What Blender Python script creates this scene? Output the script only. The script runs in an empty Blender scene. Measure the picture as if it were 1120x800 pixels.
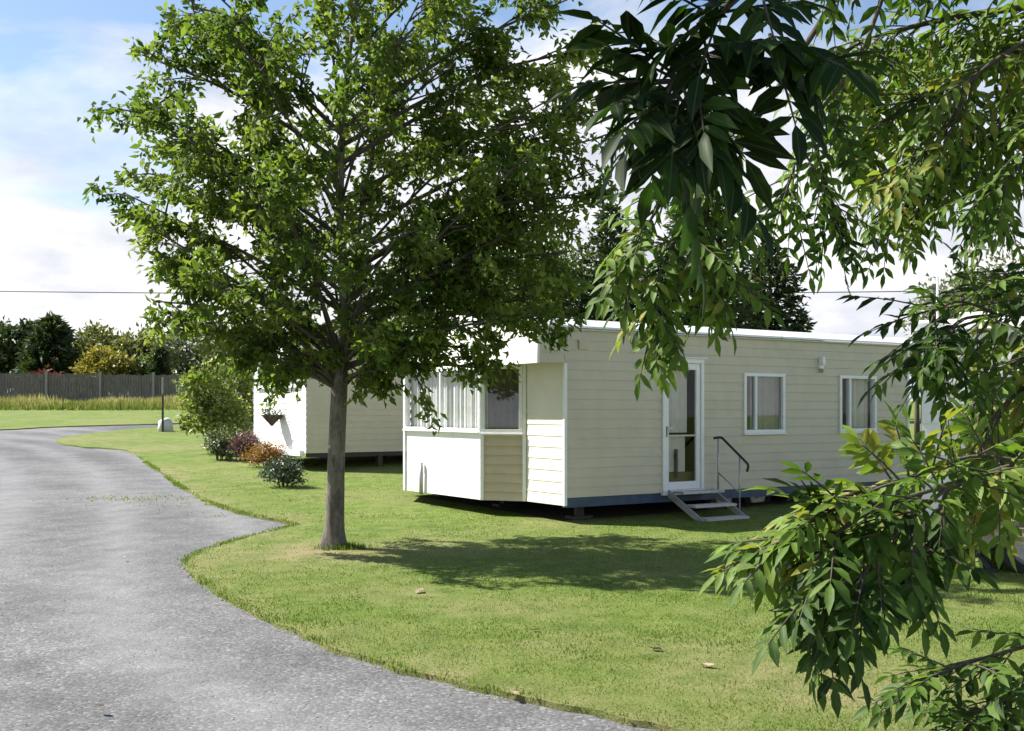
import bpy, math, random
import numpy as np
from mathutils import Vector, Matrix, noise as mnoise
from mathutils.geometry import delaunay_2d_cdt

random.seed(7)
rng = np.random.default_rng(11)
SC = bpy.context.scene
COL = SC.collection
F, CX, HZ, H = 1200.0, 560.0, 450.0, 1.55      # focal length (px at 1120 wide), centre, horizon row, eye height
PI = math.pi

# ------------------------------------------------------------------ terrain
def ramp(y):
    k, y0, y1 = 0.045, 16.0, 66.0
    def sp(t): return 3.0 * math.log1p(math.exp(max(-40, min(40, t / 3.0))))
    return k * (sp(y - y0) - sp(y - y1))
def terrain(x, y):
    und = 0.02 * mnoise.noise(Vector((x * .35, y * .35, 3.1)))
    return ramp(y) + und * min(1.0, max(0.0, (y - 3) / 4))
def P(px, py, d):
    return Vector(((px - CX) / F * d, d, H + (HZ - py) / F * d))
def G(px, py):
    d = 3.0
    for _ in range(4000):
        p = P(px, py, d)
        if p.z <= terrain(p.x, p.y): break
        d += 0.02 if d < 20 else .05
    return Vector((p.x, p.y, terrain(p.x, p.y)))
def on(px, d, up=0.0):
    x = (px - CX) / F * d
    return Vector((x, d, terrain(x, d) + up))

# ------------------------------------------------------------------ object helpers
def tag(o, label=None, cat=None, group=None, kind=None):
    if label: o['label'] = label
    if cat: o['category'] = cat
    if group: o['group'] = group
    if kind: o['kind'] = kind
    return o
def thing(name, label, cat, loc=(0, 0, 0), rz=0.0, group=None):
    o = bpy.data.objects.new(name, None); COL.objects.link(o)
    o.location = loc; o.rotation_euler = (0, 0, rz); o.empty_display_size = .2
    return tag(o, label, cat, group)

class MB:
    def __init__(s): s.v = []; s.f = []; s.m = []
    def add(s, vs, fs, mi=0):
        b = len(s.v); s.v += [tuple(v) for v in vs]
        for f in fs: s.f.append([b + i for i in f]); s.m.append(mi)
    def quad(s, a, b, c, d, mi=0): s.add([a, b, c, d], [(0, 1, 2, 3)], mi)
    def box(s, x0, x1, y0, y1, z0, z1, mi=0, M=None):
        vs = [Vector(p) for p in ((x0,y0,z0),(x1,y0,z0),(x1,y1,z0),(x0,y1,z0),(x0,y0,z1),(x1,y0,z1),(x1,y1,z1),(x0,y1,z1))]
        if M is not None: vs = [M @ v for v in vs]
        s.add(vs, [(0,3,2,1),(4,5,6,7),(0,1,5,4),(1,2,6,5),(2,3,7,6),(3,0,4,7)], mi)
    def tube(s, pts, rad, n=8, mi=0, cap=True):
        pts = [Vector(p) for p in pts]
        if not hasattr(rad, '__len__'): rad = [rad] * len(pts)
        up = None; base = len(s.v)
        for i, p in enumerate(pts):
            t = (pts[min(i+1, len(pts)-1)] - pts[max(i-1, 0)])
            t = t.normalized() if t.length > 1e-9 else Vector((0, 0, 1))
            if up is None:
                up = t.orthogonal().normalized()
            else:
                up = (up - t * up.dot(t)); up = up.normalized() if up.length > 1e-6 else t.orthogonal().normalized()
            w = t.cross(up)
            for k in range(n):
                a = 2 * PI * k / n
                s.v.append(tuple(p + (up * math.cos(a) + w * math.sin(a)) * rad[i]))
        for i in range(len(pts) - 1):
            for k in range(n):
                a, b = base + i*n + k, base + i*n + (k+1) % n
                s.f.append([a, b, b + n, a + n]); s.m.append(mi)
        if cap:
            s.f.append([base + k for k in range(n)][::-1]); s.m.append(mi)
            s.f.append([base + (len(pts)-1)*n + k for k in range(n)]); s.m.append(mi)
    def build(s, name, mats, parent=None, smooth=False, bevel=0.0):
        me = bpy.data.meshes.new(name)
        me.from_pydata(s.v, [], s.f)
        for m in (mats if isinstance(mats, (list, tuple)) else [mats]): me.materials.append(m)
        me.polygons.foreach_set('material_index', s.m)
        if smooth: me.polygons.foreach_set('use_smooth', [True] * len(s.f))
        me.update()
        o = bpy.data.objects.new(name, me); COL.objects.link(o)
        if parent is not None: o.parent = parent
        if bevel:
            b = o.modifiers.new('bevel', 'BEVEL'); b.width = bevel; b.segments = 2; b.limit_method = 'ANGLE'
        return o

def mesh_np(name, verts, quads, mat, parent=None, tint=None, smooth=False, tris=None):
    """verts (N,3); quads (M,4) and / or tris (K,3); tint per face"""
    me = bpy.data.meshes.new(name)
    nq = 0 if quads is None else len(quads); nt = 0 if tris is None else len(tris)
    me.vertices.add(len(verts)); me.vertices.foreach_set('co', np.asarray(verts, np.float32).ravel())
    loops = []
    if nq: loops.append(np.asarray(quads, np.int32).ravel())
    if nt: loops.append(np.asarray(tris, np.int32).ravel())
    loops = np.concatenate(loops)
    me.loops.add(len(loops)); me.loops.foreach_set('vertex_index', loops)
    me.polygons.add(nq + nt)
    ls = np.concatenate([np.arange(nq) * 4, nq * 4 + np.arange(nt) * 3]).astype(np.int32)
    me.polygons.foreach_set('loop_start', ls)
    try: me.polygons.foreach_set('loop_total', np.concatenate([np.full(nq, 4), np.full(nt, 3)]).astype(np.int32))
    except Exception: pass
    me.materials.append(mat)
    if tint is not None:
        a = me.attributes.new('tint', 'FLOAT', 'FACE'); a.data.foreach_set('value', np.asarray(tint, np.float32))
    me.update(calc_edges=True); me.validate()
    if smooth: me.polygons.foreach_set('use_smooth', [True] * len(me.polygons))
    o = bpy.data.objects.new(name, me); COL.objects.link(o)
    if parent is not None: o.parent = parent
    return o

def unit(a): return a / np.maximum(np.linalg.norm(a, axis=-1, keepdims=True), 1e-9)

def leaves_simple(name, c, ax, L, W, mat, parent, tint, fold=.25, nrm=None):
    """folded rhombic leaves: four vertices each"""
    n = len(c)
    ax = unit(ax)
    r = rng.normal(size=(n, 3)) if nrm is None else nrm
    side = unit(np.cross(ax, r)); up = np.cross(side, ax)
    L = L[:, None]; W = W[:, None]
    v = np.empty((n, 4, 3))
    v[:, 0] = c
    v[:, 1] = c + ax * L * .45 + side * W * .5 + up * W * fold
    v[:, 2] = c + ax * L - up * L * .12
    v[:, 3] = c + ax * L * .45 - side * W * .5 + up * W * fold
    q = np.arange(n * 4).reshape(n, 4)
    return mesh_np(name, v.reshape(-1, 3), q, mat, parent, tint)

# ------------------------------------------------------------------ materials
def newmat(name):
    m = bpy.data.materials.new(name); m.use_nodes = True
    nt = m.node_tree; nt.nodes.clear()
    out = nt.nodes.new('ShaderNodeOutputMaterial')
    return m, nt, out
def node(nt, t, **kw):
    n = nt.nodes.new(t)
    for k, v in kw.items():
        if k in n.inputs.keys() if isinstance(k, str) else False: n.inputs[k].default_value = v
        else: setattr(n, k, v)
    return n
def rampnode(nt, stops):
    r = nt.nodes.new('ShaderNodeValToRGB'); e = r.color_ramp.elements
    while len(e) > 2: e.remove(e[-1])
    for i, (p, c) in enumerate(stops):
        if i > 1: e.new(p)
        e[i].position = p; e[i].color = (*c, 1)
    return r
def noise_n(nt, vec, scale, detail=4, rough=.55, dist=0.0):
    n = nt.nodes.new('ShaderNodeTexNoise'); n.inputs['Scale'].default_value = scale
    n.inputs['Detail'].default_value = detail; n.inputs['Roughness'].default_value = rough
    n.inputs['Distortion'].default_value = dist
    if vec is not None: nt.links.new(vec, n.inputs['Vector'])
    return n
def mixc(nt, fac, a, b, mode='MIX'):
    m = nt.nodes.new('ShaderNodeMix'); m.data_type = 'RGBA'; m.blend_type = mode
    for sock, v in ((m.inputs[0], fac), (m.inputs[6], a), (m.inputs[7], b)):
        if isinstance(v, bpy.types.NodeSocket): nt.links.new(v, sock)
        elif isinstance(v, (int, float)): sock.default_value = v
        else: sock.default_value = (*v, 1)
    return m.outputs[2]
def solid(name, c, rough=.5, var=.12, scale=6, bump=0.0, bscale=60, metal=0.0, dirt=None, stretch=None):
    """plain surface with slight procedural variation"""
    m, nt, out = newmat(name)
    tc = nt.nodes.new('ShaderNodeTexCoord'); vec = tc.outputs['Object']
    if stretch:
        mp = nt.nodes.new('ShaderNodeMapping'); mp.inputs['Scale'].default_value = stretch
        nt.links.new(vec, mp.inputs['Vector']); vec = mp.outputs[0]
    n = noise_n(nt, vec, scale)
    lo = tuple(x * (1 - var) for x in c); hi = tuple(min(1, x * (1 + var)) for x in c)
    r = rampnode(nt, [(.3, lo), (.7, hi)]); nt.links.new(n.outputs['Fac'], r.inputs[0])
    colr = r.outputs[0]
    if dirt:
        n2 = noise_n(nt, vec, 2.2, 6, .65, .6)
        r2 = rampnode(nt, [(.5, (0, 0, 0)), (.75, (1, 1, 1))]); nt.links.new(n2.outputs['Fac'], r2.inputs[0])
        mu = nt.nodes.new('ShaderNodeMath'); mu.operation = 'MULTIPLY'; mu.inputs[1].default_value = dirt[1]
        nt.links.new(r2.outputs[0], mu.inputs[0])
        colr = mixc(nt, mu.outputs[0], colr, dirt[0])
    p = nt.nodes.new('ShaderNodeBsdfPrincipled'); nt.links.new(colr, p.inputs['Base Color'])
    p.inputs['Roughness'].default_value = rough; p.inputs['Metallic'].default_value = metal
    if bump:
        nb = noise_n(nt, vec, bscale, 5)
        b = nt.nodes.new('ShaderNodeBump'); b.inputs['Strength'].default_value = bump; b.inputs['Distance'].default_value = .01
        nt.links.new(nb.outputs['Fac'], b.inputs['Height']); nt.links.new(b.outputs[0], p.inputs['Normal'])
    nt.links.new(p.outputs[0], out.inputs[0])
    return m
def leafmat(name, stops, trans=.35, rough=.45, tcol=(1.15, 1.25, .5), spec=.35, rib=False):
    m, nt, out = newmat(name)
    at = nt.nodes.new('ShaderNodeAttribute'); at.attribute_name = 'tint'
    r = rampnode(nt, stops); nt.links.new(at.outputs['Fac'], r.inputs[0])
    base = r.outputs[0]
    if rib:                                                # pale midrib, blotchy blade
        a2 = nt.nodes.new('ShaderNodeAttribute'); a2.attribute_name = 'rib'
        rr = rampnode(nt, [(.02, (.38, .38, .38)), (.10, (0, 0, 0))]); nt.links.new(a2.outputs['Fac'], rr.inputs[0])
        geo = nt.nodes.new('ShaderNodeNewGeometry'); nb = noise_n(nt, geo.outputs['Position'], 55, 3)
        rb = rampnode(nt, [(.3, (.72, .72, .7)), (.7, (1.2, 1.2, 1.15))]); nt.links.new(nb.outputs['Fac'], rb.inputs[0])
        base = mixc(nt, 1.0, base, rb.outputs[0], 'MULTIPLY')
        base = mixc(nt, rr.outputs[0], base, (.20, .26, .09))
    p = nt.nodes.new('ShaderNodeBsdfPrincipled'); nt.links.new(base, p.inputs['Base Color'])
    p.inputs['Roughness'].default_value = rough; p.inputs['Specular IOR Level'].default_value = spec
    t = nt.nodes.new('ShaderNodeBsdfTranslucent')
    nt.links.new(mixc(nt, 1.0, r.outputs[0], tcol, 'MULTIPLY'), t.inputs['Color'])
    mx = nt.nodes.new('ShaderNodeMixShader'); mx.inputs[0].default_value = trans
    nt.links.new(p.outputs[0], mx.inputs[1]); nt.links.new(t.outputs[0], mx.inputs[2])
    nt.links.new(mx.outputs[0], out.inputs[0])
    return m
def glassmat(name, tint=(.9, .92, .92), refl=.03):
    m, nt, out = newmat(name)
    g = nt.nodes.new('ShaderNodeBsdfGlossy'); g.inputs['Roughness'].default_value = .02; g.inputs['Color'].default_value = (.95, .97, 1, 1)
    t = nt.nodes.new('ShaderNodeBsdfTransparent'); t.inputs['Color'].default_value = (*tint, 1)
    fr = nt.nodes.new('ShaderNodeLayerWeight'); fr.inputs['Blend'].default_value = .5
    pw = nt.nodes.new('ShaderNodeMath'); pw.operation = 'POWER'; pw.inputs[1].default_value = 5; nt.links.new(fr.outputs['Facing'], pw.inputs[0])
    ad = nt.nodes.new('ShaderNodeMath'); ad.operation = 'MULTIPLY_ADD'; ad.inputs[1].default_value = .9; ad.inputs[2].default_value = refl; ad.use_clamp = True
    nt.links.new(pw.outputs[0], ad.inputs[0])
    mx = nt.nodes.new('ShaderNodeMixShader'); nt.links.new(ad.outputs[0], mx.inputs[0])
    nt.links.new(t.outputs[0], mx.inputs[1]); nt.links.new(g.outputs[0], mx.inputs[2])
    nt.links.new(mx.outputs[0], out.inputs[0])
    return m

M = {}
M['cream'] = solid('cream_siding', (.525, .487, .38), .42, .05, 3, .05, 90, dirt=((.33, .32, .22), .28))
M['white'] = solid('white_panel', (.80, .795, .77), .4, .03, 3, .03, 90, dirt=((.5, .5, .42), .28), stretch=(3, 3, .5))
M['trim'] = solid('white_trim', (.78, .79, .80), .35, .04, 5)
M['roofing'] = solid('roof_felt', (.45, .45, .44), .7, .15, 4)
M['chassis_blue'] = solid('blue_painted_beam', (.030, .06, .12), .5, .3, 6)
M['black'] = solid('black_steel', (.02, .02, .022), .55, .3, 9)
M['rubber'] = solid('tyre_rubber', (.022, .022, .022), .8, .2, 20)
M['steel'] = solid('galvanised_steel', (.42, .43, .44), .45, .15, 20, metal=.6)
M['rail_black'] = solid('black_coated_rail', (.03, .025, .022), .5, .2, 20)
M['curtain'] = solid('net_curtain', (.62, .62, .60), .9, .08, 12)
M['curtain_brown'] = solid('brown_curtain', (.24, .20, .16), .9, .15, 12)
M['curtain_beige'] = solid('beige_blind', (.58, .54, .46), .9, .06, 12)
M['inner'] = solid('interior_lining', (.25, .20, .15), .8, .1, 4)
M['wood'] = solid('brown_wood', (.17, .11, .055), .6, .25, 8, stretch=(1, 1, 8))
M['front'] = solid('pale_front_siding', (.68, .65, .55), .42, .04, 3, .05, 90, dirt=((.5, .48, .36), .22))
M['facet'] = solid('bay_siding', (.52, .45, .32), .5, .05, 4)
M['tan'] = solid('tan_siding', (.33, .27, .17), .5, .06, 4, dirt=((.2, .17, .1), .3))
M['glass'] = glassmat('window_glass')
M['glass_dark'] = glassmat('window_glass_tinted', (.62, .64, .62), .09)
M['fence'] = solid('weathered_boards', (.150, .138, .122), .85, .38, 3, .2, 40, stretch=(6, 6, 1))
M['concrete'] = solid('concrete_post', (.25, .245, .23), .85, .12, 12, .2, 60)
M['stone'] = solid('white_painted_stone', (.62, .6, .52), .8, .12, 8, .4, 20)
M['pebble'] = solid('gravel_stone', (.185, .185, .182), .85, .3, 40)
M['wire'] = solid('wire', (.03, .03, .03), .6, .1, 5)
M['basket'] = solid('basket_liner', (.06, .045, .03), .9, .3, 30, .4, 60)
M['red'] = solid('amber_lens', (.5, .1, .03), .3, .1, 10)

def bark(name, c1, c2, scale=14):
    m, nt, out = newmat(name)
    tc = nt.nodes.new('ShaderNodeTexCoord')
    mp = nt.nodes.new('ShaderNodeMapping'); mp.inputs['Scale'].default_value = (1, 1, .28)
    nt.links.new(tc.outputs['Object'], mp.inputs['Vector'])
    n = noise_n(nt, mp.outputs[0], scale, 8, .7, .8)
    n2 = noise_n(nt, tc.outputs['Object'], 3.0, 4, .6)
    r = rampnode(nt, [(.32, c1), (.68, c2)]); nt.links.new(n.outputs['Fac'], r.inputs[0])
    r2 = rampnode(nt, [(.5, (0, 0, 0)), (.66, (1, 1, 1))]); nt.links.new(n2.outputs['Fac'], r2.inputs[0])
    mu = nt.nodes.new('ShaderNodeMath'); mu.operation = 'MULTIPLY'; mu.inputs[1].default_value = .55
    nt.links.new(r2.outputs[0], mu.inputs[0])
    c = mixc(nt, mu.outputs[0], r.outputs[0], (c2[0] * 1.35, c2[1] * 1.4, c2[2] * 1.25))
    p = nt.nodes.new('ShaderNodeBsdfPrincipled'); p.inputs['Roughness'].default_value = .9
    nt.links.new(c, p.inputs['Base Color'])
    b = nt.nodes.new('ShaderNodeBump'); b.inputs['Strength'].default_value = .8; b.inputs['Distance'].default_value = .02
    nt.links.new(n.outputs['Fac'], b.inputs['Height']); nt.links.new(b.outputs[0], p.inputs['Normal'])
    nt.links.new(p.outputs[0], out.inputs[0])
    return m
M['bark'] = bark('grey_bark', (.045, .038, .028), (.20, .18, .14), 22)
M['bark_dark'] = bark('dark_bark', (.035, .03, .022), (.10, .085, .06))

M['leaf'] = leafmat('tree_leaf', [(0, (.062, .108, .020)), (.5, (.13, .19, .040)), (1, (.225, .28, .072))], .53, .55, spec=.2)
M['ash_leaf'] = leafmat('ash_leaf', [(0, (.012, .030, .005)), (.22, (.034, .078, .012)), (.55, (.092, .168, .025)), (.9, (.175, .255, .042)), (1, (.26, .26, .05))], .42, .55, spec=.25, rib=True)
M['far_light'] = leafmat('light_foliage', [(0, (.06, .10, .028)), (1, (.17, .22, .085))], .3)
M['far_mid'] = leafmat('mid_green_foliage', [(0, (.04, .075, .02)), (1, (.12, .165, .06))], .25)
M['far_dark'] = leafmat('dark_foliage', [(0, (.022, .044, .018)), (1, (.085, .115, .042))], .18)
M['far_olive'] = leafmat('olive_foliage', [(0, (.09, .11, .035)), (1, (.22, .22, .085))], .3)
M['far_grey'] = leafmat('grey_foliage', [(0, (.11, .13, .075)), (1, (.26, .275, .18))], .3)
M['far_yellow'] = leafmat('golden_foliage', [(0, (.18, .16, .03)), (1, (.42, .36, .09))], .25)
M['far_red'] = leafmat('red_foliage', [(0, (.10, .022, .02)), (1, (.22, .06, .05))], .2)
M['climber'] = leafmat('variegated_foliage', [(0, (.085, .13, .025)), (.6, (.22, .27, .075)), (1, (.55, .56, .30))], .4)
M['flecked'] = leafmat('flecked_foliage', [(0, (.035, .055, .022)), (.65, (.09, .12, .05)), (1, (.5, .5, .42))], .25)
M['purple'] = leafmat('purple_foliage', [(0, (.07, .035, .05)), (1, (.19, .10, .13))], .25)
M['orange'] = leafmat('orange_foliage', [(0, (.16, .075, .02)), (1, (.38, .20, .06))], .3)
M['bluegreen'] = leafmat('blue_green_foliage', [(0, (.03, .05, .035)), (1, (.11, .15, .10))], .2)
M['grass'] = leafmat('grass_blade', [(0, (.075, .135, .022)), (.5, (.170, .238, .046)), (.85, (.255, .29, .085)), (1, (.38, .33, .18))], .45, .55, (1.1, 1.15, .6), .2)
M['dry_grass'] = leafmat('dry_grass', [(0, (.10, .15, .03)), (.45, (.25, .24, .10)), (1, (.44, .38, .24))], .35, .7)
M['dead_leaf'] = leafmat('dead_leaf', [(0, (.05, .03, .015)), (.5, (.16, .10, .05)), (1, (.5, .45, .33))], .15, .7)

def lawn_material():
    m, nt, out = newmat('mown_lawn')
    geo = nt.nodes.new('ShaderNodeNewGeometry'); pos = geo.outputs['Position']
    big = noise_n(nt, pos, .55, 5, .6, .4)
    mid = noise_n(nt, pos, 3.2, 5, .65)
    fin = noise_n(nt, pos, 46, 6, .7)
    c = rampnode(nt, [(.28, (.082, .140, .024)), (.50, (.140, .198, .040)), (.74, (.205, .240, .072))])
    nt.links.new(mid.outputs['Fac'], c.inputs[0])
    c2 = rampnode(nt, [(.25, (.55, .55, .5)), (.8, (1.35, 1.35, 1.3))]); nt.links.new(fin.outputs['Fac'], c2.inputs[0])
    col = mixc(nt, 1.0, c.outputs[0], c2.outputs[0], 'MULTIPLY')
    rb = rampnode(nt, [(.46, (0, 0, 0)), (.70, (1, 1, 1))]); nt.links.new(big.outputs['Fac'], rb.inputs[0])
    at = nt.nodes.new('ShaderNodeAttribute'); at.attribute_name = 'worn'
    ad = nt.nodes.new('ShaderNodeMath'); ad.operation = 'MULTIPLY'; nt.links.new(at.outputs['Fac'], ad.inputs[0])
    rm = rampnode(nt, [(.35, (.25, .25, .25)), (.6, (1, 1, 1))]); nt.links.new(mid.outputs['Fac'], rm.inputs[0]); nt.links.new(rm.outputs[0], ad.inputs[1])
    straw = mixc(nt, fin.outputs['Fac'], (.20, .165, .08), (.36, .29, .17))
    mb_ = nt.nodes.new('ShaderNodeMath'); mb_.operation = 'MULTIPLY'; mb_.inputs[1].default_value = .35; nt.links.new(rb.outputs[0], mb_.inputs[0])
    col = mixc(nt, mb_.outputs[0], col, straw)
    col = mixc(nt, ad.outputs[0], col, straw)
    p = nt.nodes.new('ShaderNodeBsdfPrincipled'); p.inputs['Roughness'].default_value = .85; p.inputs['Specular IOR Level'].default_value = .15
    nt.links.new(col, p.inputs['Base Color'])
    b = nt.nodes.new('ShaderNodeBump'); b.inputs['Strength'].default_value = .9; b.inputs['Distance'].default_value = .03
    nt.links.new(fin.outputs['Fac'], b.inputs['Height']); nt.links.new(b.outputs[0], p.inputs['Normal'])
    nt.links.new(p.outputs[0], out.inputs[0])
    return m
M['lawn'] = lawn_material()
def gravel_material():
    m, nt, out = newmat('gravel_road')
    geo = nt.nodes.new('ShaderNodeNewGeometry'); pos = geo.outputs['Position']
    vo = nt.nodes.new('ShaderNodeTexVoronoi'); vo.inputs['Scale'].default_value = 55; nt.links.new(pos, vo.inputs['Vector'])
    sep = nt.nodes.new('ShaderNodeSeparateColor'); nt.links.new(vo.outputs['Color'], sep.inputs[0])
    c = rampnode(nt, [(0, (.085, .086, .089)), (.45, (.118, .120, .123)), (.85, (.150, .151, .153)), (1, (.225, .224, .222))])
    nt.links.new(sep.outputs[0], c.inputs[0])
    big = noise_n(nt, pos, .35, 6, .62, .5); mid = noise_n(nt, pos, 2.6, 6, .68)
    r1 = rampnode(nt, [(.3, (.62, .62, .63)), (.7, (1.24, 1.23, 1.21))]); nt.links.new(big.outputs['Fac'], r1.inputs[0])
    r2 = rampnode(nt, [(.28, (.72, .72, .73)), (.72, (1.2, 1.19, 1.18))]); nt.links.new(mid.outputs['Fac'], r2.inputs[0])
    col = mixc(nt, 1.0, mixc(nt, 1.0, c.outputs[0], r1.outputs[0], 'MULTIPLY'), r2.outputs[0], 'MULTIPLY')
    # moss and mud film in patches
    n3 = noise_n(nt, pos, .8, 6, .7, .8); r3 = rampnode(nt, [(.60, (0, 0, 0)), (.78, (.5, .5, .5))]); nt.links.new(n3.outputs['Fac'], r3.inputs[0])
    col = mixc(nt, r3.outputs[0], col, (.075, .08, .055))
    at = nt.nodes.new('ShaderNodeAttribute'); at.attribute_name = 'track'
    tm = nt.nodes.new('ShaderNodeMath'); tm.operation = 'MULTIPLY'; nt.links.new(at.outputs['Fac'], tm.inputs[0]); nt.links.new(mid.outputs['Fac'], tm.inputs[1])
    col = mixc(nt, tm.outputs[0], col, (.225, .225, .228))
    p = nt.nodes.new('ShaderNodeBsdfPrincipled'); p.inputs['Roughness'].default_value = .9; p.inputs['Specular IOR Level'].default_value = .25
    nt.links.new(col, p.inputs['Base Color'])
    fin = noise_n(nt, pos, 90, 4, .7)
    ad = nt.nodes.new('ShaderNodeMath'); ad.operation = 'SUBTRACT'; nt.links.new(fin.outputs['Fac'], ad.inputs[0]); nt.links.new(vo.outputs['Distance'], ad.inputs[1])
    b = nt.nodes.new('ShaderNodeBump'); b.inputs['Strength'].default_value = .5; b.inputs['Distance'].default_value = .008
    nt.links.new(ad.outputs[0], b.inputs['Height']); nt.links.new(b.outputs[0], p.inputs['Normal'])
    nt.links.new(p.outputs[0], out.inputs[0])
    return m
M['gravel'] = gravel_material()

# ------------------------------------------------------------------ the ground, the road, the lawns
def sheet(name, xs, ys, mat, off):
    v = [(x, y, terrain(x, y) + off) for y in ys for x in xs]
    n = len(xs)
    f = [(j*n+i, j*n+i+1, (j+1)*n+i+1, (j+1)*n+i) for j in range(len(ys)-1) for i in range(n-1)]
    mb = MB(); mb.add(v, f); return mb.build(name, mat, None, True)
def spaced(a, b, n, p=1.0): return [a + (b - a) * (i / n) ** p for i in range(n + 1)]
g = sheet('ground', [-600, -300, -150] + spaced(-90, 90, 60) + [150, 300, 600], [-60, -20, -6] + spaced(0, 80, 80) + [100, 140, 200, 320, 600, 1200], M['lawn'], -.03)
tag(g, kind='structure')
road = sheet('road', spaced(-34, 9, 150), spaced(-3, 44, 165), M['gravel'], 0.0)
tag(road, kind='structure')
def tracks():
    line = [G(*p).to_2d() for p in ((-30, 476), (60, 487), (120, 505), (165, 535), (200, 580), (215, 640), (290, 705), (420, 755), (600, 800))]
    line = line + [line[-1] + (line[-1] - line[-2]).normalized() * 4]
    L = np.array([tuple(p) for p in catmull(line, 8)])
    v = np.array([tuple(q.co) for q in road.data.vertices])[:, :2]
    d_ = np.sqrt(((v[:, None] - L[None]) ** 2).sum(2)).min(1)
    t_ = np.zeros(len(v))
    for c_, w_ in ((.75, .28), (2.25, .32), (3.6, .25)): t_ = np.maximum(t_, np.exp(-((d_ - c_) / w_) ** 2))
    a_ = road.data.attributes.new('track', 'FLOAT', 'POINT'); a_.data.foreach_set('value', t_)


def resample(pts, step):
    out = []
    for a, b in zip(pts, pts[1:] + pts[:1]):
        L = (b - a).length; st = step * max(1.0, (min(a.y, b.y)) / 9.0); n = max(1, int(L / st))
        for i in range(n): out.append(a + (b - a) * (i / n))
    return out
def catmull(pts, n=6):
    out = []
    for i in range(len(pts) - 1):
        p0, p1, p2, p3 = pts[max(i-1, 0)], pts[i], pts[i+1], pts[min(i+2, len(pts)-1)]
        for k in range(n):
            t = k / n
            out.append(.5 * ((2*p1) + (p2-p0)*t + (2*p0-5*p1+4*p2-p3)*t*t + (3*p1-p0-3*p2+p3)*t**3))
    out.append(pts[-1]); return out

tracks()
edge_px = [(215, 466), (170, 468.5), (110, 474), (74, 479), (60, 484), (88, 490), (138, 494), (165, 511), (215, 545), (262, 563),
           (300, 571), (322, 577), (300, 583), (262, 593), (222, 606), (203, 619), (222, 640), (270, 670), (330, 699), (400, 725), (470, 745), (560, 767), (640, 784), (712, 799)]
edge = [G(*p).to_2d() for p in edge_px]
edge = catmull(edge, 5)
outer = [Vector(p) for p in ((1.6, 4.5), (3.4, 3.3), (6.5, 2.2), (12, 1.5), (40, 1.5), (40, 43), (10, 43), (-4, 41.2))]
polyA = [Vector((p[0], p[1])) for p in edge] + outer
edgeB = catmull([G(*p).to_2d() for p in ((-420, 492), (-200, 479), (0, 471), (58, 468), (167, 465), (215, 463.5), (300, 461.5))], 5)
polyB = [Vector((p[0], p[1])) for p in edgeB] + [Vector((-2, 44)), Vector((-2, 64)), Vector((-60, 64)), Vector((-60, 30))]

def pip(x, y, poly):
    """vectorised point in polygon"""
    x = np.asarray(x); y = np.asarray(y); ins = np.zeros(x.shape, bool)
    n = len(poly)
    for i in range(n):
        x1, y1 = poly[i]; x2, y2 = poly[(i+1) % n]
        if y1 == y2: continue
        c = ((y1 > y) != (y2 > y)) & (x < (x2 - x1) * (y - y1) / (y2 - y1) + x1)
        ins ^= c
    return ins
worn_spots = [(G(345, 607), .75, 1.0), (G(400, 606), .45, .8), (G(318, 601), .35, .7), (G(440, 604), .45, .6), (G(860, 752), .75, .65), (G(760, 722), .5, .55),
              (G(960, 775), .6, .7), (G(640, 708), .5, .4), (G(545, 672), .5, .3), (G(470, 735), .3, .45), (G(590, 768), .25, .4), (G(230, 618), .35, .55), (G(150, 492), 1.2, .5),
              (G(110, 480), 1.6, .45), (G(500, 606), .5, .35), (G(300, 592), .5, .3), (G(455, 655), .35, .5)]
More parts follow.
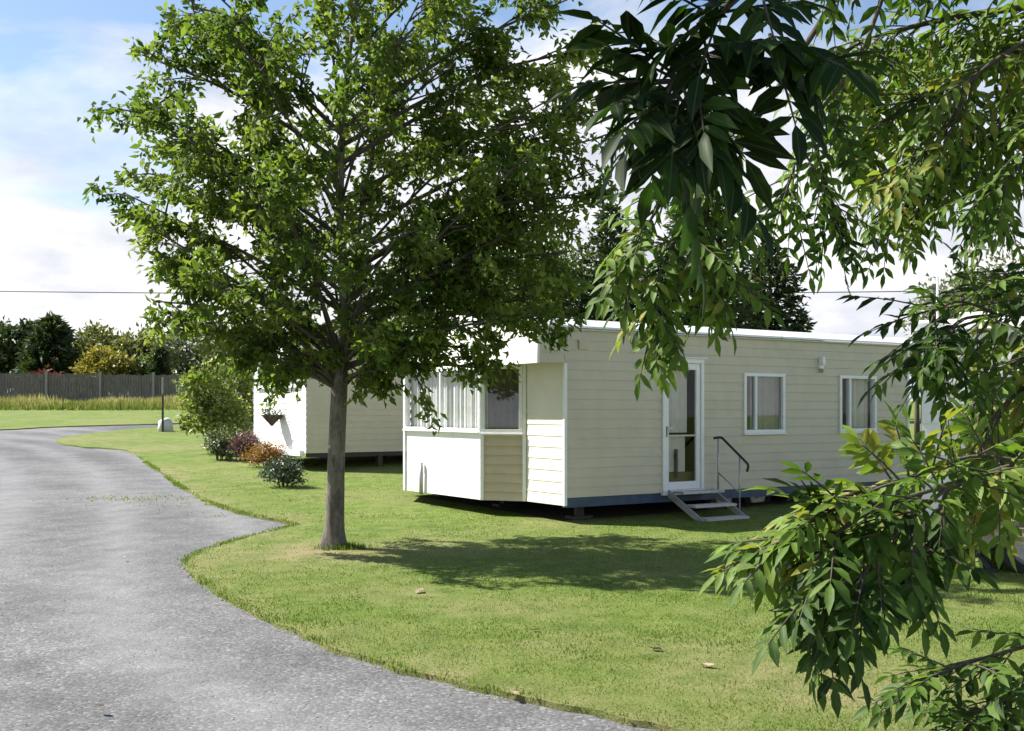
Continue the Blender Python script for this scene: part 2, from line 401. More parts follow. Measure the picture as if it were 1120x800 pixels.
def lawn(name, poly, step, grids):
    b = resample(poly, step)
    jit = []
    for p in b:
        a = .075 * max(.6, min(2.0, p.y / 10))
        jit.append(Vector((p.x + a * mnoise.noise(Vector((p.x*3, p.y*3, 0))) , p.y + 1.4*a * mnoise.noise(Vector((p.x*3, p.y*3, 9))) + .5*a * mnoise.noise(Vector((p.x*9, p.y*9, 2))))))
    b = jit; nb = len(b)
    pts = list(b)
    for (x0, x1, y0, y1, st) in grids:
        gx, gy = np.meshgrid(np.arange(x0, x1, st), np.arange(y0, y1, st)); gx = gx.ravel(); gy = gy.ravel()
        gx = gx + rng.uniform(-.2, .2, gx.shape) * st; gy = gy + rng.uniform(-.2, .2, gy.shape) * st
        k = pip(gx, gy, [(p.x, p.y) for p in b]); pts += [Vector((float(x), float(y))) for x, y in zip(gx[k], gy[k])]
    vs, es, fs, _, _, _ = delaunay_2d_cdt(pts, [(i, (i+1) % nb) for i in range(nb)], [], 1, 1e-4)
    bset = [Vector((p.x, p.y)) for p in b]
    v3 = [(v.x, v.y, terrain(v.x, v.y) + .035) for v in vs]
    fs = [list(f) for f in fs]
    k0 = len(v3)
    for p in bset: v3.append((p.x, p.y, terrain(p.x, p.y) + .035)); v3.append((p.x, p.y, terrain(p.x, p.y) - .02))
    for i in range(nb):
        j = (i + 1) % nb; fs.append([k0 + 2*i, k0 + 2*i + 1, k0 + 2*j + 1, k0 + 2*j])
    mb = MB(); mb.add(v3, fs); o = mb.build(name, M['lawn'], None, True)
    me = o.data
    # make the faces look up
    import bmesh
    bm = bmesh.new(); bm.from_mesh(me)
    for f in bm.faces:
        if abs(f.normal.z) > .3 and f.normal.z < 0: f.normal_flip()
    bm.to_mesh(me); bm.free()
    a = me.attributes.new('worn', 'FLOAT', 'POINT')
    vals = []; rim = [q for q in bset if q.y < 24 and q.x < 2] if name == 'lawn' else []
    for v in me.vertices:
        w = 0
        for c, r, s in worn_spots:
            d2 = ((v.co.x - c.x) ** 2 + (v.co.y - c.y) ** 2) / (r * r)
            if d2 < 9: w = max(w, s * math.exp(-d2))
        dd = min((v.co.x - q.x) ** 2 + (v.co.y - q.y) ** 2 for q in rim) if rim else 9
        if dd < .02 * max(1, v.co.y / 9): w = max(w, .55 + .5 * mnoise.noise(Vector((v.co.x * 2.2, v.co.y * 2.2, 5))))
        vals.append(w)
    a.data.foreach_set('value', vals)
    return tag(o, kind='structure')
lawn('lawn', polyA, .12, [(-8, 8, 4, 16, .28), (-14, 40, 1.5, 4, 1.2), (8, 40, 4, 16, 1.2), (-16, 40, 16, 43, 1.1)])
lawn('grass_verge', polyB, .3, [(-60, 0, 30, 64, 1.6)])

# grass blades on the mown lawn
polyA_t = [(p.x, p.y) for p in polyA]
def terr_np(x, y): return np.array([terrain(float(a), float(b)) for a, b in zip(x, y)])
def blades(name, x, y, hgt, wid, mat, tint, base_off=.03, lean=.5):
    n = len(x); z = terr_np(x, y) + base_off
    a = rng.uniform(0, 2*PI, n); l = rng.uniform(0, lean, n) * hgt; b = rng.uniform(0, 2*PI, n)
    v = np.empty((n, 3, 3))
    v[:, 0, 0] = x - np.cos(a)*wid; v[:, 0, 1] = y - np.sin(a)*wid; v[:, 0, 2] = z
    v[:, 1, 0] = x + np.cos(a)*wid; v[:, 1, 1] = y + np.sin(a)*wid; v[:, 1, 2] = z
    v[:, 2, 0] = x + np.cos(b)*l; v[:, 2, 1] = y + np.sin(b)*l; v[:, 2, 2] = z + hgt
    return mesh_np(name, v.reshape(-1, 3), None, mat, None, tint, tris=np.arange(n*3).reshape(n, 3))
N = 460000
d = 4.6 + 21.0 * rng.random(N) ** 1.5
x = (rng.random(N) * 1.35 - .62) * d
k = pip(x, d, polyA_t) & (rng.random(N) > np.clip((d - 9) / 16, 0, 1)); x, d = x[k], d[k]
wv = np.zeros(len(x))
for c, r, s in worn_spots: wv = np.maximum(wv, s * np.exp(-((x-c.x)**2 + (d-c.y)**2) / (r*r)))
k = rng.random(len(x)) > wv * .8; x, d, wv = x[k], d[k], wv[k]
pn = np.array([.7 * mnoise.noise(Vector((a*.9, b*.9, 0))) + .8 * mnoise.noise(Vector((a*3.4, b*3.4, 4))) + .5 * mnoise.noise(Vector((a*11, b*11, 7))) for a, b in zip(x, d)])
hh = rng.uniform(.008, .022, len(x)) * np.clip(1 - .5 * pn, .4, 2)
tint = np.clip(rng.normal(.42, .17, len(x)) + .34*pn + wv*.45, 0, 1)
ex, ey = [], []
for p, q in zip(edge[:-1], edge[1:]):       # longer blades hanging over the lawn's edge
    L = (Vector(q) - Vector(p)).length
    if p[1] > 26: continue
    for _ in range(int(L * 260 * max(.05, .6 + 1.3 * mnoise.noise(Vector((p[0]*1.7, p[1]*1.7, 1)))))):
        t = random.random(); ex.append(p[0] + (q[0]-p[0])*t + random.gauss(0, .035)); ey.append(p[1] + (q[1]-p[1])*t + random.gauss(0, .035))
wx, wy = [], []
for (px, py, r, n) in ((150, 547, .34, 150), (172, 548, .40, 150), (128, 549, .3, 60), (205, 556, .4, 40), (235, 566, .3, 40)):   # weeds in the road
    c = G(px, py)
    for _ in range(n): wx.append(c.x + random.gauss(0, r*1.4)); wy.append(c.y + random.gauss(0, r*.8))
tb = G(366, 603); tx, ty = [], []
for _ in range(620):
    a = random.gauss(-.2, 1.1); r = .12 + abs(random.gauss(0, .12)); tx.append(tb.x + r*math.cos(a)); ty.append(tb.y - .05 + r*math.sin(a)*.6)
X = np.concatenate([x, ex, wx, tx]); D = np.concatenate([d, ey, wy, ty])
HH = np.concatenate([hh, rng.uniform(.012, .042, len(ex)), rng.uniform(.01, .035, len(wx)), rng.uniform(.015, .085, len(tx))])
TT = np.concatenate([tint, rng.uniform(.05, .55, len(ex)), rng.uniform(.3, .8, len(wx)), rng.uniform(0, .35, len(tx))])
WD = .0022 + .00042 * D
tag(blades('grass', X, D, HH, WD, M['grass'], TT), kind='stuff')
# tall dry grass below the fence
n = 15000; x = rng.uniform(-34, -6, n); d = rng.uniform(50.5, 59.5, n)
tag(blades('tall_grass', x, d, rng.uniform(.2, .6, n) * (.7 + .5*np.sin(x*1.3)*np.sin(x*.37+1)), np.full(n, .035), M['dry_grass'], np.clip((d-50)/10 + rng.normal(0, .22, n), 0, 1), .03, .4), kind='stuff')

# loose stones on the gravel
def ico():
    t = (1 + 5 ** .5) / 2
    v = np.array([(-1,t,0),(1,t,0),(-1,-t,0),(1,-t,0),(0,-1,t),(0,1,t),(0,-1,-t),(0,1,-t),(t,0,-1),(t,0,1),(-t,0,-1),(-t,0,1)]) / math.hypot(1, t)
    f = np.array([(0,11,5),(0,5,1),(0,1,7),(0,7,10),(0,10,11),(1,5,9),(5,11,4),(11,10,2),(10,7,6),(7,1,8),(3,9,4),(3,4,2),(3,2,6),(3,6,8),(3,8,9),(4,9,5),(2,4,11),(6,2,10),(8,6,7),(9,8,1)])
    return v, f
iv, ifc = ico()
n = 3600; d = 4.3 + 13 * rng.random(n) ** 1.6; x = (rng.random(n) * 1.0 - .6) * d - .2
k = ~pip(x, d, polyA_t); x, d = x[k], d[k]; n = len(x)
r = rng.uniform(.002, .007, n) * (1 + .05*d)
V = iv[None] * (r[:, None, None] * rng.uniform(.6, 1.2, (n, 12, 1))) * np.array([1, 1, .6])
V += np.stack([x, d, terr_np(x, d)], 1)[:, None]
T = ifc[None] + (np.arange(n) * 12)[:, None, None]
tag(mesh_np('loose_gravel', V.reshape(-1, 3), None, M['pebble'], None, None, tris=T.reshape(-1, 3)), kind='stuff')

# ------------------------------------------------------------------ caravans
def siding(mb, O, A, Nn, L, z0, z1, openings=(), pitch=.128, proud=.0115, mi=0):
    """horizontal lapped boards on the wall through O along A (unit) facing Nn, openings (a0, a1, z0, z1)"""
    O, A, Nn = Vector(O), Vector(A), Vector(Nn)
    zs = {round(z0, 4), round(z1, 4)}
    rows = []; z = z0
    while z < z1 - 1e-4: rows.append((z, min(z + pitch, z1))); z += pitch
    def pt(a, o, z): return O + A * a + Nn * o + Vector((0, 0, z))
    for (ra, rb) in rows:
        cuts = sorted({ra, rb, *[c for op in openings for c in (op[2], op[3]) if ra < c < rb]})
        for ca, cb in zip(cuts, cuts[1:]):
            mid = (ca + cb) / 2
            iv_ = [(0, L)]
            for (a0, a1, oz0, oz1) in openings:
                if oz0 <= mid <= oz1:
                    nx = []
                    for (s, e) in iv_:
                        if a1 <= s or a0 >= e: nx.append((s, e)); continue
                        if a0 > s: nx.append((s, a0))
                        if a1 < e: nx.append((a1, e))
                    iv_ = nx
            oa = proud * (1 - (ca - ra) / pitch); ob = proud * (1 - (cb - ra) / pitch)
            for s, e in iv_:
                mb.quad(pt(s, oa, ca), pt(e, oa, ca), pt(e, ob, cb), pt(s, ob, cb), mi)
                if ca == ra: mb.quad(pt(s, -.004, ca), pt(e, -.004, ca), pt(e, oa, ca), pt(s, oa, ca), mi)
class Wall:
    def __init__(s, O, A, Nn): s.O, s.A, s.N = Vector(O), Vector(A), Vector(Nn)
    def box(s, mb, a0, a1, n0, n1, z0, z1, mi=0):
        Mx = Matrix(((s.A.x, s.N.x, 0, s.O.x), (s.A.y, s.N.y, 0, s.O.y), (0, 0, 1, s.O.z), (0, 0, 0, 1)))
        mb.box(a0, a1, n0, n1, z0, z1, mi, Mx)
    def p(s, a, n_, z): return s.O + s.A * a + s.N * n_ + Vector((0, 0, z))
def curtain(w, a0, a1, z0, z1, back, amp, waves):
    mb = MB(); n = int((a1 - a0) / .012); cols = []
    ph = random.random() * 6
    for i in range(n + 1):
        a = a0 + (a1 - a0) * i / n
        o = -back + amp * (math.sin(a * waves + ph) + .5 * math.sin(a * waves * 1.7 + 2 * ph))
        cols.append((w.p(a, o, z0), w.p(a, o * 1.0 , z1)))
    vs = [p for c in cols for p in c]
    mb.add(vs, [(2*i, 2*i+2, 2*i+3, 2*i+1) for i in range(n)]); return mb
def window(root, w, a0, a1, z0, z1, mull=(), fw=.05, cur=None, cmat=None, glass='glass', depth=.06, gap=None):
    mb = MB()
    for (b0, b1, c0, c1) in ((a0-fw, a1+fw, z1, z1+fw), (a0-fw, a1+fw, z0-fw, z0)): w.box(mb, b0, b1, -depth, .035, c0, c1)
    for (b0, b1) in ((a0-fw, a0), (a1, a1+fw)): w.box(mb, b0, b1, -depth, .033, z0, z1)
    for mpos in mull: w.box(mb, mpos-fw*.45, mpos+fw*.45, -depth*.6, .025, z0, z1)
    w.box(mb, a0-fw*1.3, a1+fw*1.3, .0, .055, z0-fw-.025, z0-fw-.001)          # drip sill
    fr = mb.build('window', M['trim'], root, bevel=.004)
    pb = MB(); pb.quad(w.p(a0, -.012, z0), w.p(a1, -.012, z0), w.p(a1, -.012, z1), w.p(a0, -.012, z1))
    pb.build('pane', M[glass], fr)
    if cur:
        for (c0, c1, cm) in cur:
            curtain(w, c0, c1, z0 - .03, z1 + .02, .11, .016, 62).build('curtain', M[cm], fr, True)
    return fr

ANG = math.atan2(.546, .838)
W1, L1, ZB, ZE = 4.43, 6.94, .426, 2.63
c1 = thing('static_caravan', 'large cream static caravan with a bay window front and a glazed side door', 'caravan', (.6745, 14.2, 0), ANG)
sideW = Wall((0, 0, 0), (1, 0, 0), (0, -1, 0))
frontW = Wall((0, 0, 0), (0, 1, 0), (-1, 0, 0))
door = (1.70, 2.36, .46, 2.22); w1 = (3.25, 4.0, 1.28, 2.06); w2 = (5.31, 6.08, 1.28, 2.06)
mb = MB()
siding(mb, (0, 0, 0), (1, 0, 0), (0, -1, 0), L1, ZB, ZE, [door, w1, w2])
siding(mb, (-.43, 0, 0), (1, 0, 0), (0, -1, 0), .43, 2.176, ZE)                      # cheek of the front overhang
mb.quad((L1, 0, ZB), (L1, W1, ZB), (L1, W1, ZE), (L1, 0, ZE))
siding(mb, (L1, W1, 0), (-1, 0, 0), (0, 1, 0), L1, ZB, ZE)
siding(mb, (-.43, W1, 0), (1, 0, 0), (0, 1, 0), .43, 2.176, ZE)
S0, S1, OUT = .893, 1.383, .40
E1, E0f = 3.666, 4.20          # far end of the bay: outer corner, and where it meets the front wall
ZF = ZB - .10
siding(mb, (0, 0, 0), (0, 1, 0), (-1, 0, 0), S0, ZF, 2.5, (), .15, .007, mi=2)
siding(mb, (0, E0f, 0), (0, 1, 0), (-1, 0, 0), W1 - E0f, ZF, 2.5, (), .15, .007, mi=2)
fA = Vector((-OUT, S1 - S0, 0)); fL = fA.length; fA.normalize(); fN = Vector((-fA.y, fA.x, 0))
if fN.y > 0: fN = -fN
facetW = Wall((0, S0, 0), fA, fN)
fo = (.09, fL - .05, 1.30, 2.13)
siding(mb, (0, S0, 0), fA, fN, fL, ZF, 2.5, [fo], .125, .030, mi=1)
fA2 = Vector((OUT, E0f - E1, 0)); fL2 = fA2.length; fA2.normalize(); fN2 = Vector((-fA2.y, fA2.x, 0))
siding(mb, (-OUT, E1, 0), fA2, fN2, fL2, ZF, 2.5, (), .125, .03, mi=1)
body = mb.build('wall', [M['cream'], M['facet'], M['front']], c1)
# bay front below and around its window
bayW = Wall((-OUT, S1, 0), (0, 1, 0), (-1, 0, 0)); bL = E1 - S1
bo = (.06, bL - .06, 1.31, 2.13)
mb = MB()
siding(mb, (-OUT, S1, 0), (0, 1, 0), (-1, 0, 0), bL, ZF, 2.5, [bo], .3, .004)
bp = mb.build('bay_panel', M['white'], c1)
window(c1, bayW, *bo, mull=(bL/2,), fw=.035, cur=[(.0, bL, 'curtain')])
window(c1, facetW, *fo, cur=[(.05, fL, 'curtain_brown')], glass='glass_dark')
window(c1, sideW, *w1, mull=(w1[0] + .2,), cur=[(w1[0] + .2, w1[1] + .03, 'curtain_beige')], glass='glass_dark')
window(c1, sideW, *w2, mull=(w2[0] + .2,), cur=[(w2[0] + .28, w2[1] + .03, 'curtain_beige')])
# corner trims
for (xx, yy) in ((-.012, -.022), (-.012, W1 - .01), (L1 - .03, -.022)):
    mb = MB(); mb.box(xx, xx + .045, yy, yy + .035, ZF - .003 if xx < 0 else ZB, 2.17 if xx < 0 else ZE); mb.build('corner_trim', M['trim'], c1)
for (p0_, p1_) in ((fL - .035, fL + .012), (-.012, .035)):
    mb = MB(); facetW.box(mb, p0_, p1_, -.01, .034, ZF, 2.2); mb.build('corner_trim', M['trim'], c1)
mb = MB(); mb.box(-OUT - .028, -OUT + .01, E1 - .04, E1 + .012, ZF, 2.2); mb.build('corner_trim', M['trim'], c1)
# floor, lining
mb = MB()
mb.add([(0.02, .02, ZB), (L1-.02, .02, ZB), (L1-.02, W1-.02, ZB), (.02, W1-.02, ZB), (0.02, S0, ZB), (-OUT+.02, S1, ZB), (-OUT+.02, E1, ZB), (.02, E0f, ZB)],
       [(0, 1, 2, 3), (4, 7, 6, 5)])
mb.build('floor_panel', M['inner'], c1)
mb = MB(); mb.box(.9, .93, .3, W1 - .3, ZB + .01, 2.5); mb.box(4.6, 4.63, .25, W1 - .3, ZB + .01, 2.5); mb.build('partition', M['inner'], c1)
# roof: low gable, fascia boards
AP = 2.93; mb = MB(); ov = .05; xs0, xs1 = -.46, L1 + .06
ymid = W1 / 2
def roofpts(xx, dz): return [(xx, .085, ZE + .11 + dz), (xx, ymid, AP + dz), (xx, W1 - .085, ZE + .11 + dz)]
a, b = roofpts(xs0, 0), roofpts(xs1, 0); a2, b2 = roofpts(xs0, -.06), roofpts(xs1, -.06)
mb.add(a + b + a2 + b2, [(0, 3, 4, 1), (1, 4, 5, 2), (6, 7, 10, 9), (7, 8, 11, 10), (0, 1, 7, 6), (1, 2, 8, 7), (3, 9, 10, 4), (4, 10, 11, 5), (0, 6, 9, 3), (2, 5, 11, 8)])
roof = mb.build('roof', M['roofing'], c1)
for sg, yo in ((1, 0), (-1, W1)):
    pr = [(-.085, ZE), (-.085, ZE + .028), (.11, ZE + .128), (.11, ZE + .02)]
    mb = MB(); mb.add([(xx, yo + sg * y, z) for xx in (xs0 - .02, xs1) for y, z in pr], [(0, 1, 2, 3), (7, 6, 5, 4)] + [(i, i + 4, (i + 1) % 4 + 4, (i + 1) % 4) for i in range(4)])
    mb.build('fascia', M['trim'], roof)
mb = MB(); mb.box(xs0, xs1 - .06, -ov - .001, .03, ZE - .025, ZE - .004); mb.box(.9, .93, -.09, -.0855, ZE, ZE + .028); mb.box(3.9, 3.93, -.09, -.0855, ZE, ZE + .028)
mb.build('eave_strip', M['steel'], roof)
# front overhang panel (gable shaped) with soffit
mb = MB(); zf = 2.167
prof = [(-.02, zf), (W1 + .02, zf), (W1 + .05, ZE + .095), (ymid, AP - .004), (-.05, ZE + .095)]
fr_ = [(-.44, y, z) for y, z in prof]; bk = [(-.405, y, z) for y, z in prof]
mb.add(fr_ + bk, [(0, 4, 3, 2, 1), (5, 6, 7, 8, 9)] + [(i, (i+1) % 5, (i+1) % 5 + 5, i + 5) for i in range(5)])
pan = mb.build('front_fascia_panel', M['white'], c1)
mb = MB(); mb.box(-.404, .0, -.002, W1, zf + .015, zf + .03); mb.build('soffit', M['cream'], c1)
# gutter trim bead under the verge
mb = MB()
for (ya, za, yb, zb_) in ((-.06, ZE + .03, ymid, AP - .07), (ymid, AP - .07, W1 + .06, ZE + .03)):
    mb.add([(-.462, ya, za), (-.462, yb, zb_), (-.462, yb, zb_ + .075), (-.462, ya, za + .075), (-.442, ya, za), (-.442, yb, zb_), (-.442, yb, zb_ + .075), (-.442, ya, za + .075)],
           [(0, 3, 2, 1), (0, 1, 5, 4), (2, 3, 7, 6), (1, 2, 6, 5), (3, 0, 4, 7)])
mb.build('verge_board', M['trim'], roof)
# door
dr = MB(); a0, a1, z0, z1 = door; fw = .05
sideW.box(dr, a0 - fw, a1 + fw, -.06, .04, z1, z1 + .065); sideW.box(dr, a0 - fw, a1 + fw, -.06, .05, z0 - .07, z0)
sideW.box(dr, a0 - fw, a0, -.06, .038, z0, z1); sideW.box(dr, a1, a1 + fw, -.06, .038, z0, z1)
sideW.box(dr, a0 - .09, a1 + .09, 0, .07, z1 + .066, z1 + .085)
st = .075
sideW.box(dr, a0 + .004, a0 + st, -.03, .012, z0, z1); sideW.box(dr, a1 - st, a1 - .004, -.03, .012, z0, z1)
sideW.box(dr, a0 + st, a1 - st, -.03, .011, z1 - .09, z1 - .003); sideW.box(dr, a0 + st, a1 - st, -.03, .011, z0 + .003, z0 + .11)
dr_o = dr.build('door', M['trim'], c1, bevel=.004)
pb = MB(); pb.quad(*[sideW.p(a, -.012, z) for a, z in ((a0 + st, z0 + .1), (a1 - st, z0 + .1), (a1 - st, z1 - .08), (a0 + st, z1 - .08))]); pb.build('pane', M['glass'], dr_o)
mb = MB(); sideW.box(mb, a0 + st, a1 - st, -.02, .0, 1.20, 1.222); mb.build('mid_rail', M['steel'], dr_o)
mb = MB(); sideW.box(mb, a0 + .02, a0 + .05, .012, .04, 1.2, 1.34); sideW.box(mb, a0 + .02, a0 + .13, .04, .055, 1.3, 1.325); mb.build('handle', M['steel'], dr_o)
curtain(sideW, a0 + .05, a1 - .15, 1.25, z1, .1, .006, 40).build('curtain', M['curtain_beige'], dr_o, True)
curtain(sideW, a0 + .05, a1 - .19, .70, 1.22, .1, .003, 30).build('curtain', M['curtain_beige'], dr_o, True)
mb = MB(); sideW.box(mb, a0 + .26, a0 + .30, -.085, -.06, .62, 1.02); mb.build('reflection_bar', M['black'], dr_o)  # black bar standing in for a dark reflection in the lower glass
mb = MB(); mb.box(a0 - .1, a1 + .1, .13, .9, ZB + .01, .69); mb.box(a0 + .3, a0 + .36, .25, .31, ZB, 1.15, 0); mb.build('reflection_box', M['wood'], c1)  # brown box added inside in place of the reflection low in the door glass
# light, vents, downpipe
mb = MB(); sideW.box(mb, 4.78, 4.86, .0, .06, 2.20, 2.26); sideW.box(mb, 4.79, 4.85, .01, .10, 2.26, 2.38)
wl = mb.build('wall_light', M['trim'], c1, bevel=.006); mb = MB(); sideW.box(mb, 4.80, 4.84, .02, .09, 2.14, 2.20); mb.build('lens', M['glass_dark'], wl)
mb = MB(); sideW.box(mb, .22, .36, .0, .03, 2.36, 2.48)
for i in range(4): sideW.box(mb, .23, .35, .03, .038, 2.372 + i*.027, 2.385 + i*.027)
mb.build('vent', M['cream'], c1)
mb = MB(); mb.tube([(-OUT - .05, 3.05, .30), (-OUT - .05, 3.05, .78)], .03, 10); mb.build('downpipe', M['steel'], c1, True)
# chassis
mb = MB(); mb.box(.02, L1 - .02, .01, .07, ZB - .13, ZB - .004); mb.box(.02, L1 - .02, W1 - .07, W1 - .01, ZB - .13, ZB - .004)
ch = mb.build('chassis_beam', M['chassis_blue'], c1)
mb = MB()
for xx in (.1, 1.8, 3.5, 5.2, 6.7): mb.box(xx, xx + .06, .075, W1 - .075, ZB - .12, ZB - .01)
mb.box(-OUT + .05, .02, S1, S1 + .06, ZB - .1, ZB - .005); mb.box(-OUT + .05, .02, E1 - .06, E1, ZB - .1, ZB - .005)
mb.build('cross_member', M['black'], c1)
for xx in (.5, 2.9, 5.6):
    for yy in (.35, 2.2, 4.0):
        zt = terrain(*(Vector((.6745, 14.2)) + Vector((xx * .838 - yy * .546, xx * .546 + yy * .838)))) - .02
        mb = MB(); mb.box(xx - .16, xx + .16, yy - .1, yy + .1, zt, zt + .1); mb.box(xx - .05, xx + .05, yy - .05, yy + .05, zt + .1, ZB - .125)
        mb.build('axle_stand', M['black'], c1)
def wheel(parent, loc, rz, R=.30, w=.17):
    mb = MB(); n = 28
    prof = [(R*.62, -w/2), (R*.9, -w/2), (R, -w*.32), (R, w*.32), (R*.9, w/2), (R*.62, w/2)]
    vs = []
    for i in range(n):
        a = 2*PI*i/n
        for r_, y_ in prof: vs.append((r_*math.cos(a), y_, r_*math.sin(a)))
    k = len(prof); mb.add(vs, [(i*k+j, i*k+j+1, ((i+1) % n)*k+j+1, ((i+1) % n)*k+j) for i in range(n) for j in range(k-1)])
    o = mb.build('wheel', M['rubber'], parent, True); o.location = loc; o.rotation_euler = (0, 0, rz)
    mb = MB(); mb.tube([(0, -w*.42, 0), (0, -w*.36, 0), (0, w*.36, 0), (0, w*.42, 0)], [R*.5, R*.64, R*.64, R*.5], 20); mb.tube([(0, -w*.52, 0), (0, -w*.4, 0)], R*.16, 10)
    mb.build('rim', M['steel'], o); return o
wheel(c1, (3.3, .55, .27), 0); wheel(c1, (4.0, .55, .27), 0)

def shade_sheet(root, pts):  # dark ground sheet that paints in the shade below a caravan
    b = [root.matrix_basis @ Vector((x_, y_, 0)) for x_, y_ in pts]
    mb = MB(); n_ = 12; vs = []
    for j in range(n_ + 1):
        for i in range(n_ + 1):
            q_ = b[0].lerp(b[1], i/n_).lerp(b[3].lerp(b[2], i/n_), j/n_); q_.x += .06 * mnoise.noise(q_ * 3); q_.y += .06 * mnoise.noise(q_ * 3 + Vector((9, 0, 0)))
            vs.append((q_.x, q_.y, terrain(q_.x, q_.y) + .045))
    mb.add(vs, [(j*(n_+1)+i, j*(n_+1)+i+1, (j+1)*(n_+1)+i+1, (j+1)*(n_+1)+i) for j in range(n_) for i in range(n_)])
    tag(mb.build('caravan_shade', M['shade_sheet'], None, True), kind='structure')
M['shade_sheet'] = solid('painted_shade', (.028, .022, .015), .95, .4, 7, .6, 40)  # near-black brown, the underside shade put into the colour
shade_sheet(c1, ((.15, .22), (L1 - .1, .22), (L1 - .1, W1 - .2), (.15, W1 - .2)))
# entry steps with handrail
st_ = thing('entry_steps', 'portable metal entry steps with a black handrail below the glazed door', 'steps', c1.matrix_basis @ Vector((2.08, -.1, 0)), ANG)
st_.location.z = terrain(st_.location.x, st_.location.y)
for i, (yo, z_) in enumerate(((-.16, .385), (-.40, .215), (-.64, .06))):
    mb = MB(); mb.box(-.36, .40, yo - .11, yo + .11, z_ - .03, z_)
    for k in range(4): mb.box(-.35, .39, yo - .09 + k*.05, yo - .07 + k*.05, z_, z_ + .005)
    mb.build('tread', M['steel'], st_)
for sx in (-.385, .425):
    mb = MB()
    mb.add([(sx - .015, 0.0, .40), (sx - .015, -.76, .0), (sx - .015, -.60, .0), (sx - .015, 0, .30), (sx + .015, 0.0, .40), (sx + .015, -.76, .0), (sx + .015, -.60, .0), (sx + .015, 0, .30)],
           [(0, 1, 2, 3), (7, 6, 5, 4), (0, 4, 5, 1), (1, 5, 6, 2), (2, 6, 7, 3), (3, 7, 4, 0)])
    mb.build('stringer', M['steel'], st_)
hr = MB(); hx = .44
hr.tube(catmull([Vector(p) for p in ((hx, -.02, 1.10), (hx, -.16, 1.11), (hx, -.26, 1.05), (hx, -.62, .80), (hx, -.68, .74), (hx, -.66, .66))], 4), .018, 10)
rail = hr.build('handrail', M['rail_black'], st_, True)
mb = MB(); mb.tube([(hx, -.10, .3), (hx, -.10, 1.09)], .013, 8); mb.build('post', M['steel'], st_, True)
mb = MB(); mb.tube([(hx, -.52, .08), (hx, -.52, .86)], .013, 8); mb.build('post', M['steel'], st_, True)
mb = MB(); mb.tube([(hx, -.10, .62), (hx, -.52, .36)], .010, 8); mb.build('brace', M['steel'], st_, True)

# second caravan, behind the tree
C2 = P(335, 497, 22.3); gz2 = terrain(C2.x, C2.y); zb2 = .695 - gz2; ze2 = 2.93 - gz2
c2 = thing('static_caravan', 'white fronted static caravan half hidden behind the tree trunk and the flowering shrubs', 'caravan', (C2.x, C2.y, gz2), ANG)
W2, L2 = 3.05, 9.2
mb = MB(); fo2 = [(.35, 1.35, zb2 + 1.42, zb2 + 2.0), (1.6, 2.7, zb2 + 1.42, zb2 + 2.0)]; so2 = [(2.4, 3.3, zb2 + .85, zb2 + 1.75), (5.5, 6.5, zb2 + .85, zb2 + 1.75)]
siding(mb, (0, 0, 0), (1, 0, 0), (0, -1, 0), L2, zb2, ze2, so2)
siding(mb, (0, W2, 0), (1, 0, 0), (0, 1, 0), L2, zb2, ze2)
mb.quad((L2, 0, zb2), (L2, W2, zb2), (L2, W2, ze2), (L2, 0, ze2))
mb.quad((.02, .02, zb2), (L2 - .02, .02, zb2), (L2 - .02, W2 - .02, zb2), (.02, W2 - .02, zb2))
mb.build('wall', M['cream'], c2)
mb = MB(); siding(mb, (0, 0, 0), (0, 1, 0), (-1, 0, 0), W2, zb2, ze2 + .02, fo2, proud=.008); mb.build('front_panel', M['white'], c2)
for o_ in fo2: window(c2, frontW, *o_, cur=[(o_[0], o_[1], 'curtain')])
for o_ in so2: window(c2, sideW, *o_, mull=(o_[0] + .25,), cur=[(o_[0], o_[1], 'curtain_beige')], glass='glass_dark')
mb = MB(); ym2 = W2 / 2
a = [(-.12, -.05, ze2 + .06), (-.12, ym2, ze2 + .2), (-.12, W2 + .05, ze2 + .06)]; b = [(L2 + .05, y, z) for _, y, z in a]
a2 = [(x_, y, z - .06) for x_, y, z in a]; b2 = [(x_, y, z - .06) for x_, y, z in b]
mb.add(a + b + a2 + b2, [(0, 3, 4, 1), (1, 4, 5, 2), (6, 7, 10, 9), (7, 8, 11, 10), (0, 1, 7, 6), (1, 2, 8, 7), (3, 9, 10, 4), (4, 10, 11, 5), (0, 6, 9, 3), (2, 5, 11, 8)])
r2 = mb.build('roof', M['roofing'], c2)
mb = MB(); mb.box(-.14, L2 + .05, -.082, -.052, ze2 - .03, ze2 + .066); mb.build('fascia', M['trim'], r2)
mb = MB(); mb.box(-.05, -.012, -.0, W2, ze2 - .12, ze2 - .0); mb.build('trim_band', M['trim'], c2); mb = MB(); mb.box(-.10, -.012, .1, W2 - .1, zb2 - .06, zb2 + .06); mb.build('bumper', M['trim'], c2)
mb = MB()
for yy in (.02, W2 - .1): mb.box(.03, L2 - .03, yy, yy + .08, zb2 - .09, zb2 - .004)
mb.build('chassis_beam', M['black'], c2)
for xx in (.6, 1.7, 4.2, 7.6):
    for yy in (.12, W2 - .2):
        mb = MB(); mb.box(xx - .05, xx + .05, yy - .05, yy + .05, -.05, zb2 - .092); mb.box(xx - .13, xx + .13, yy - .1, yy + .1, -.06, .06); mb.build('axle_stand', M['black'], c2)
wheel(c2, (3.2, .4, .28), 0)

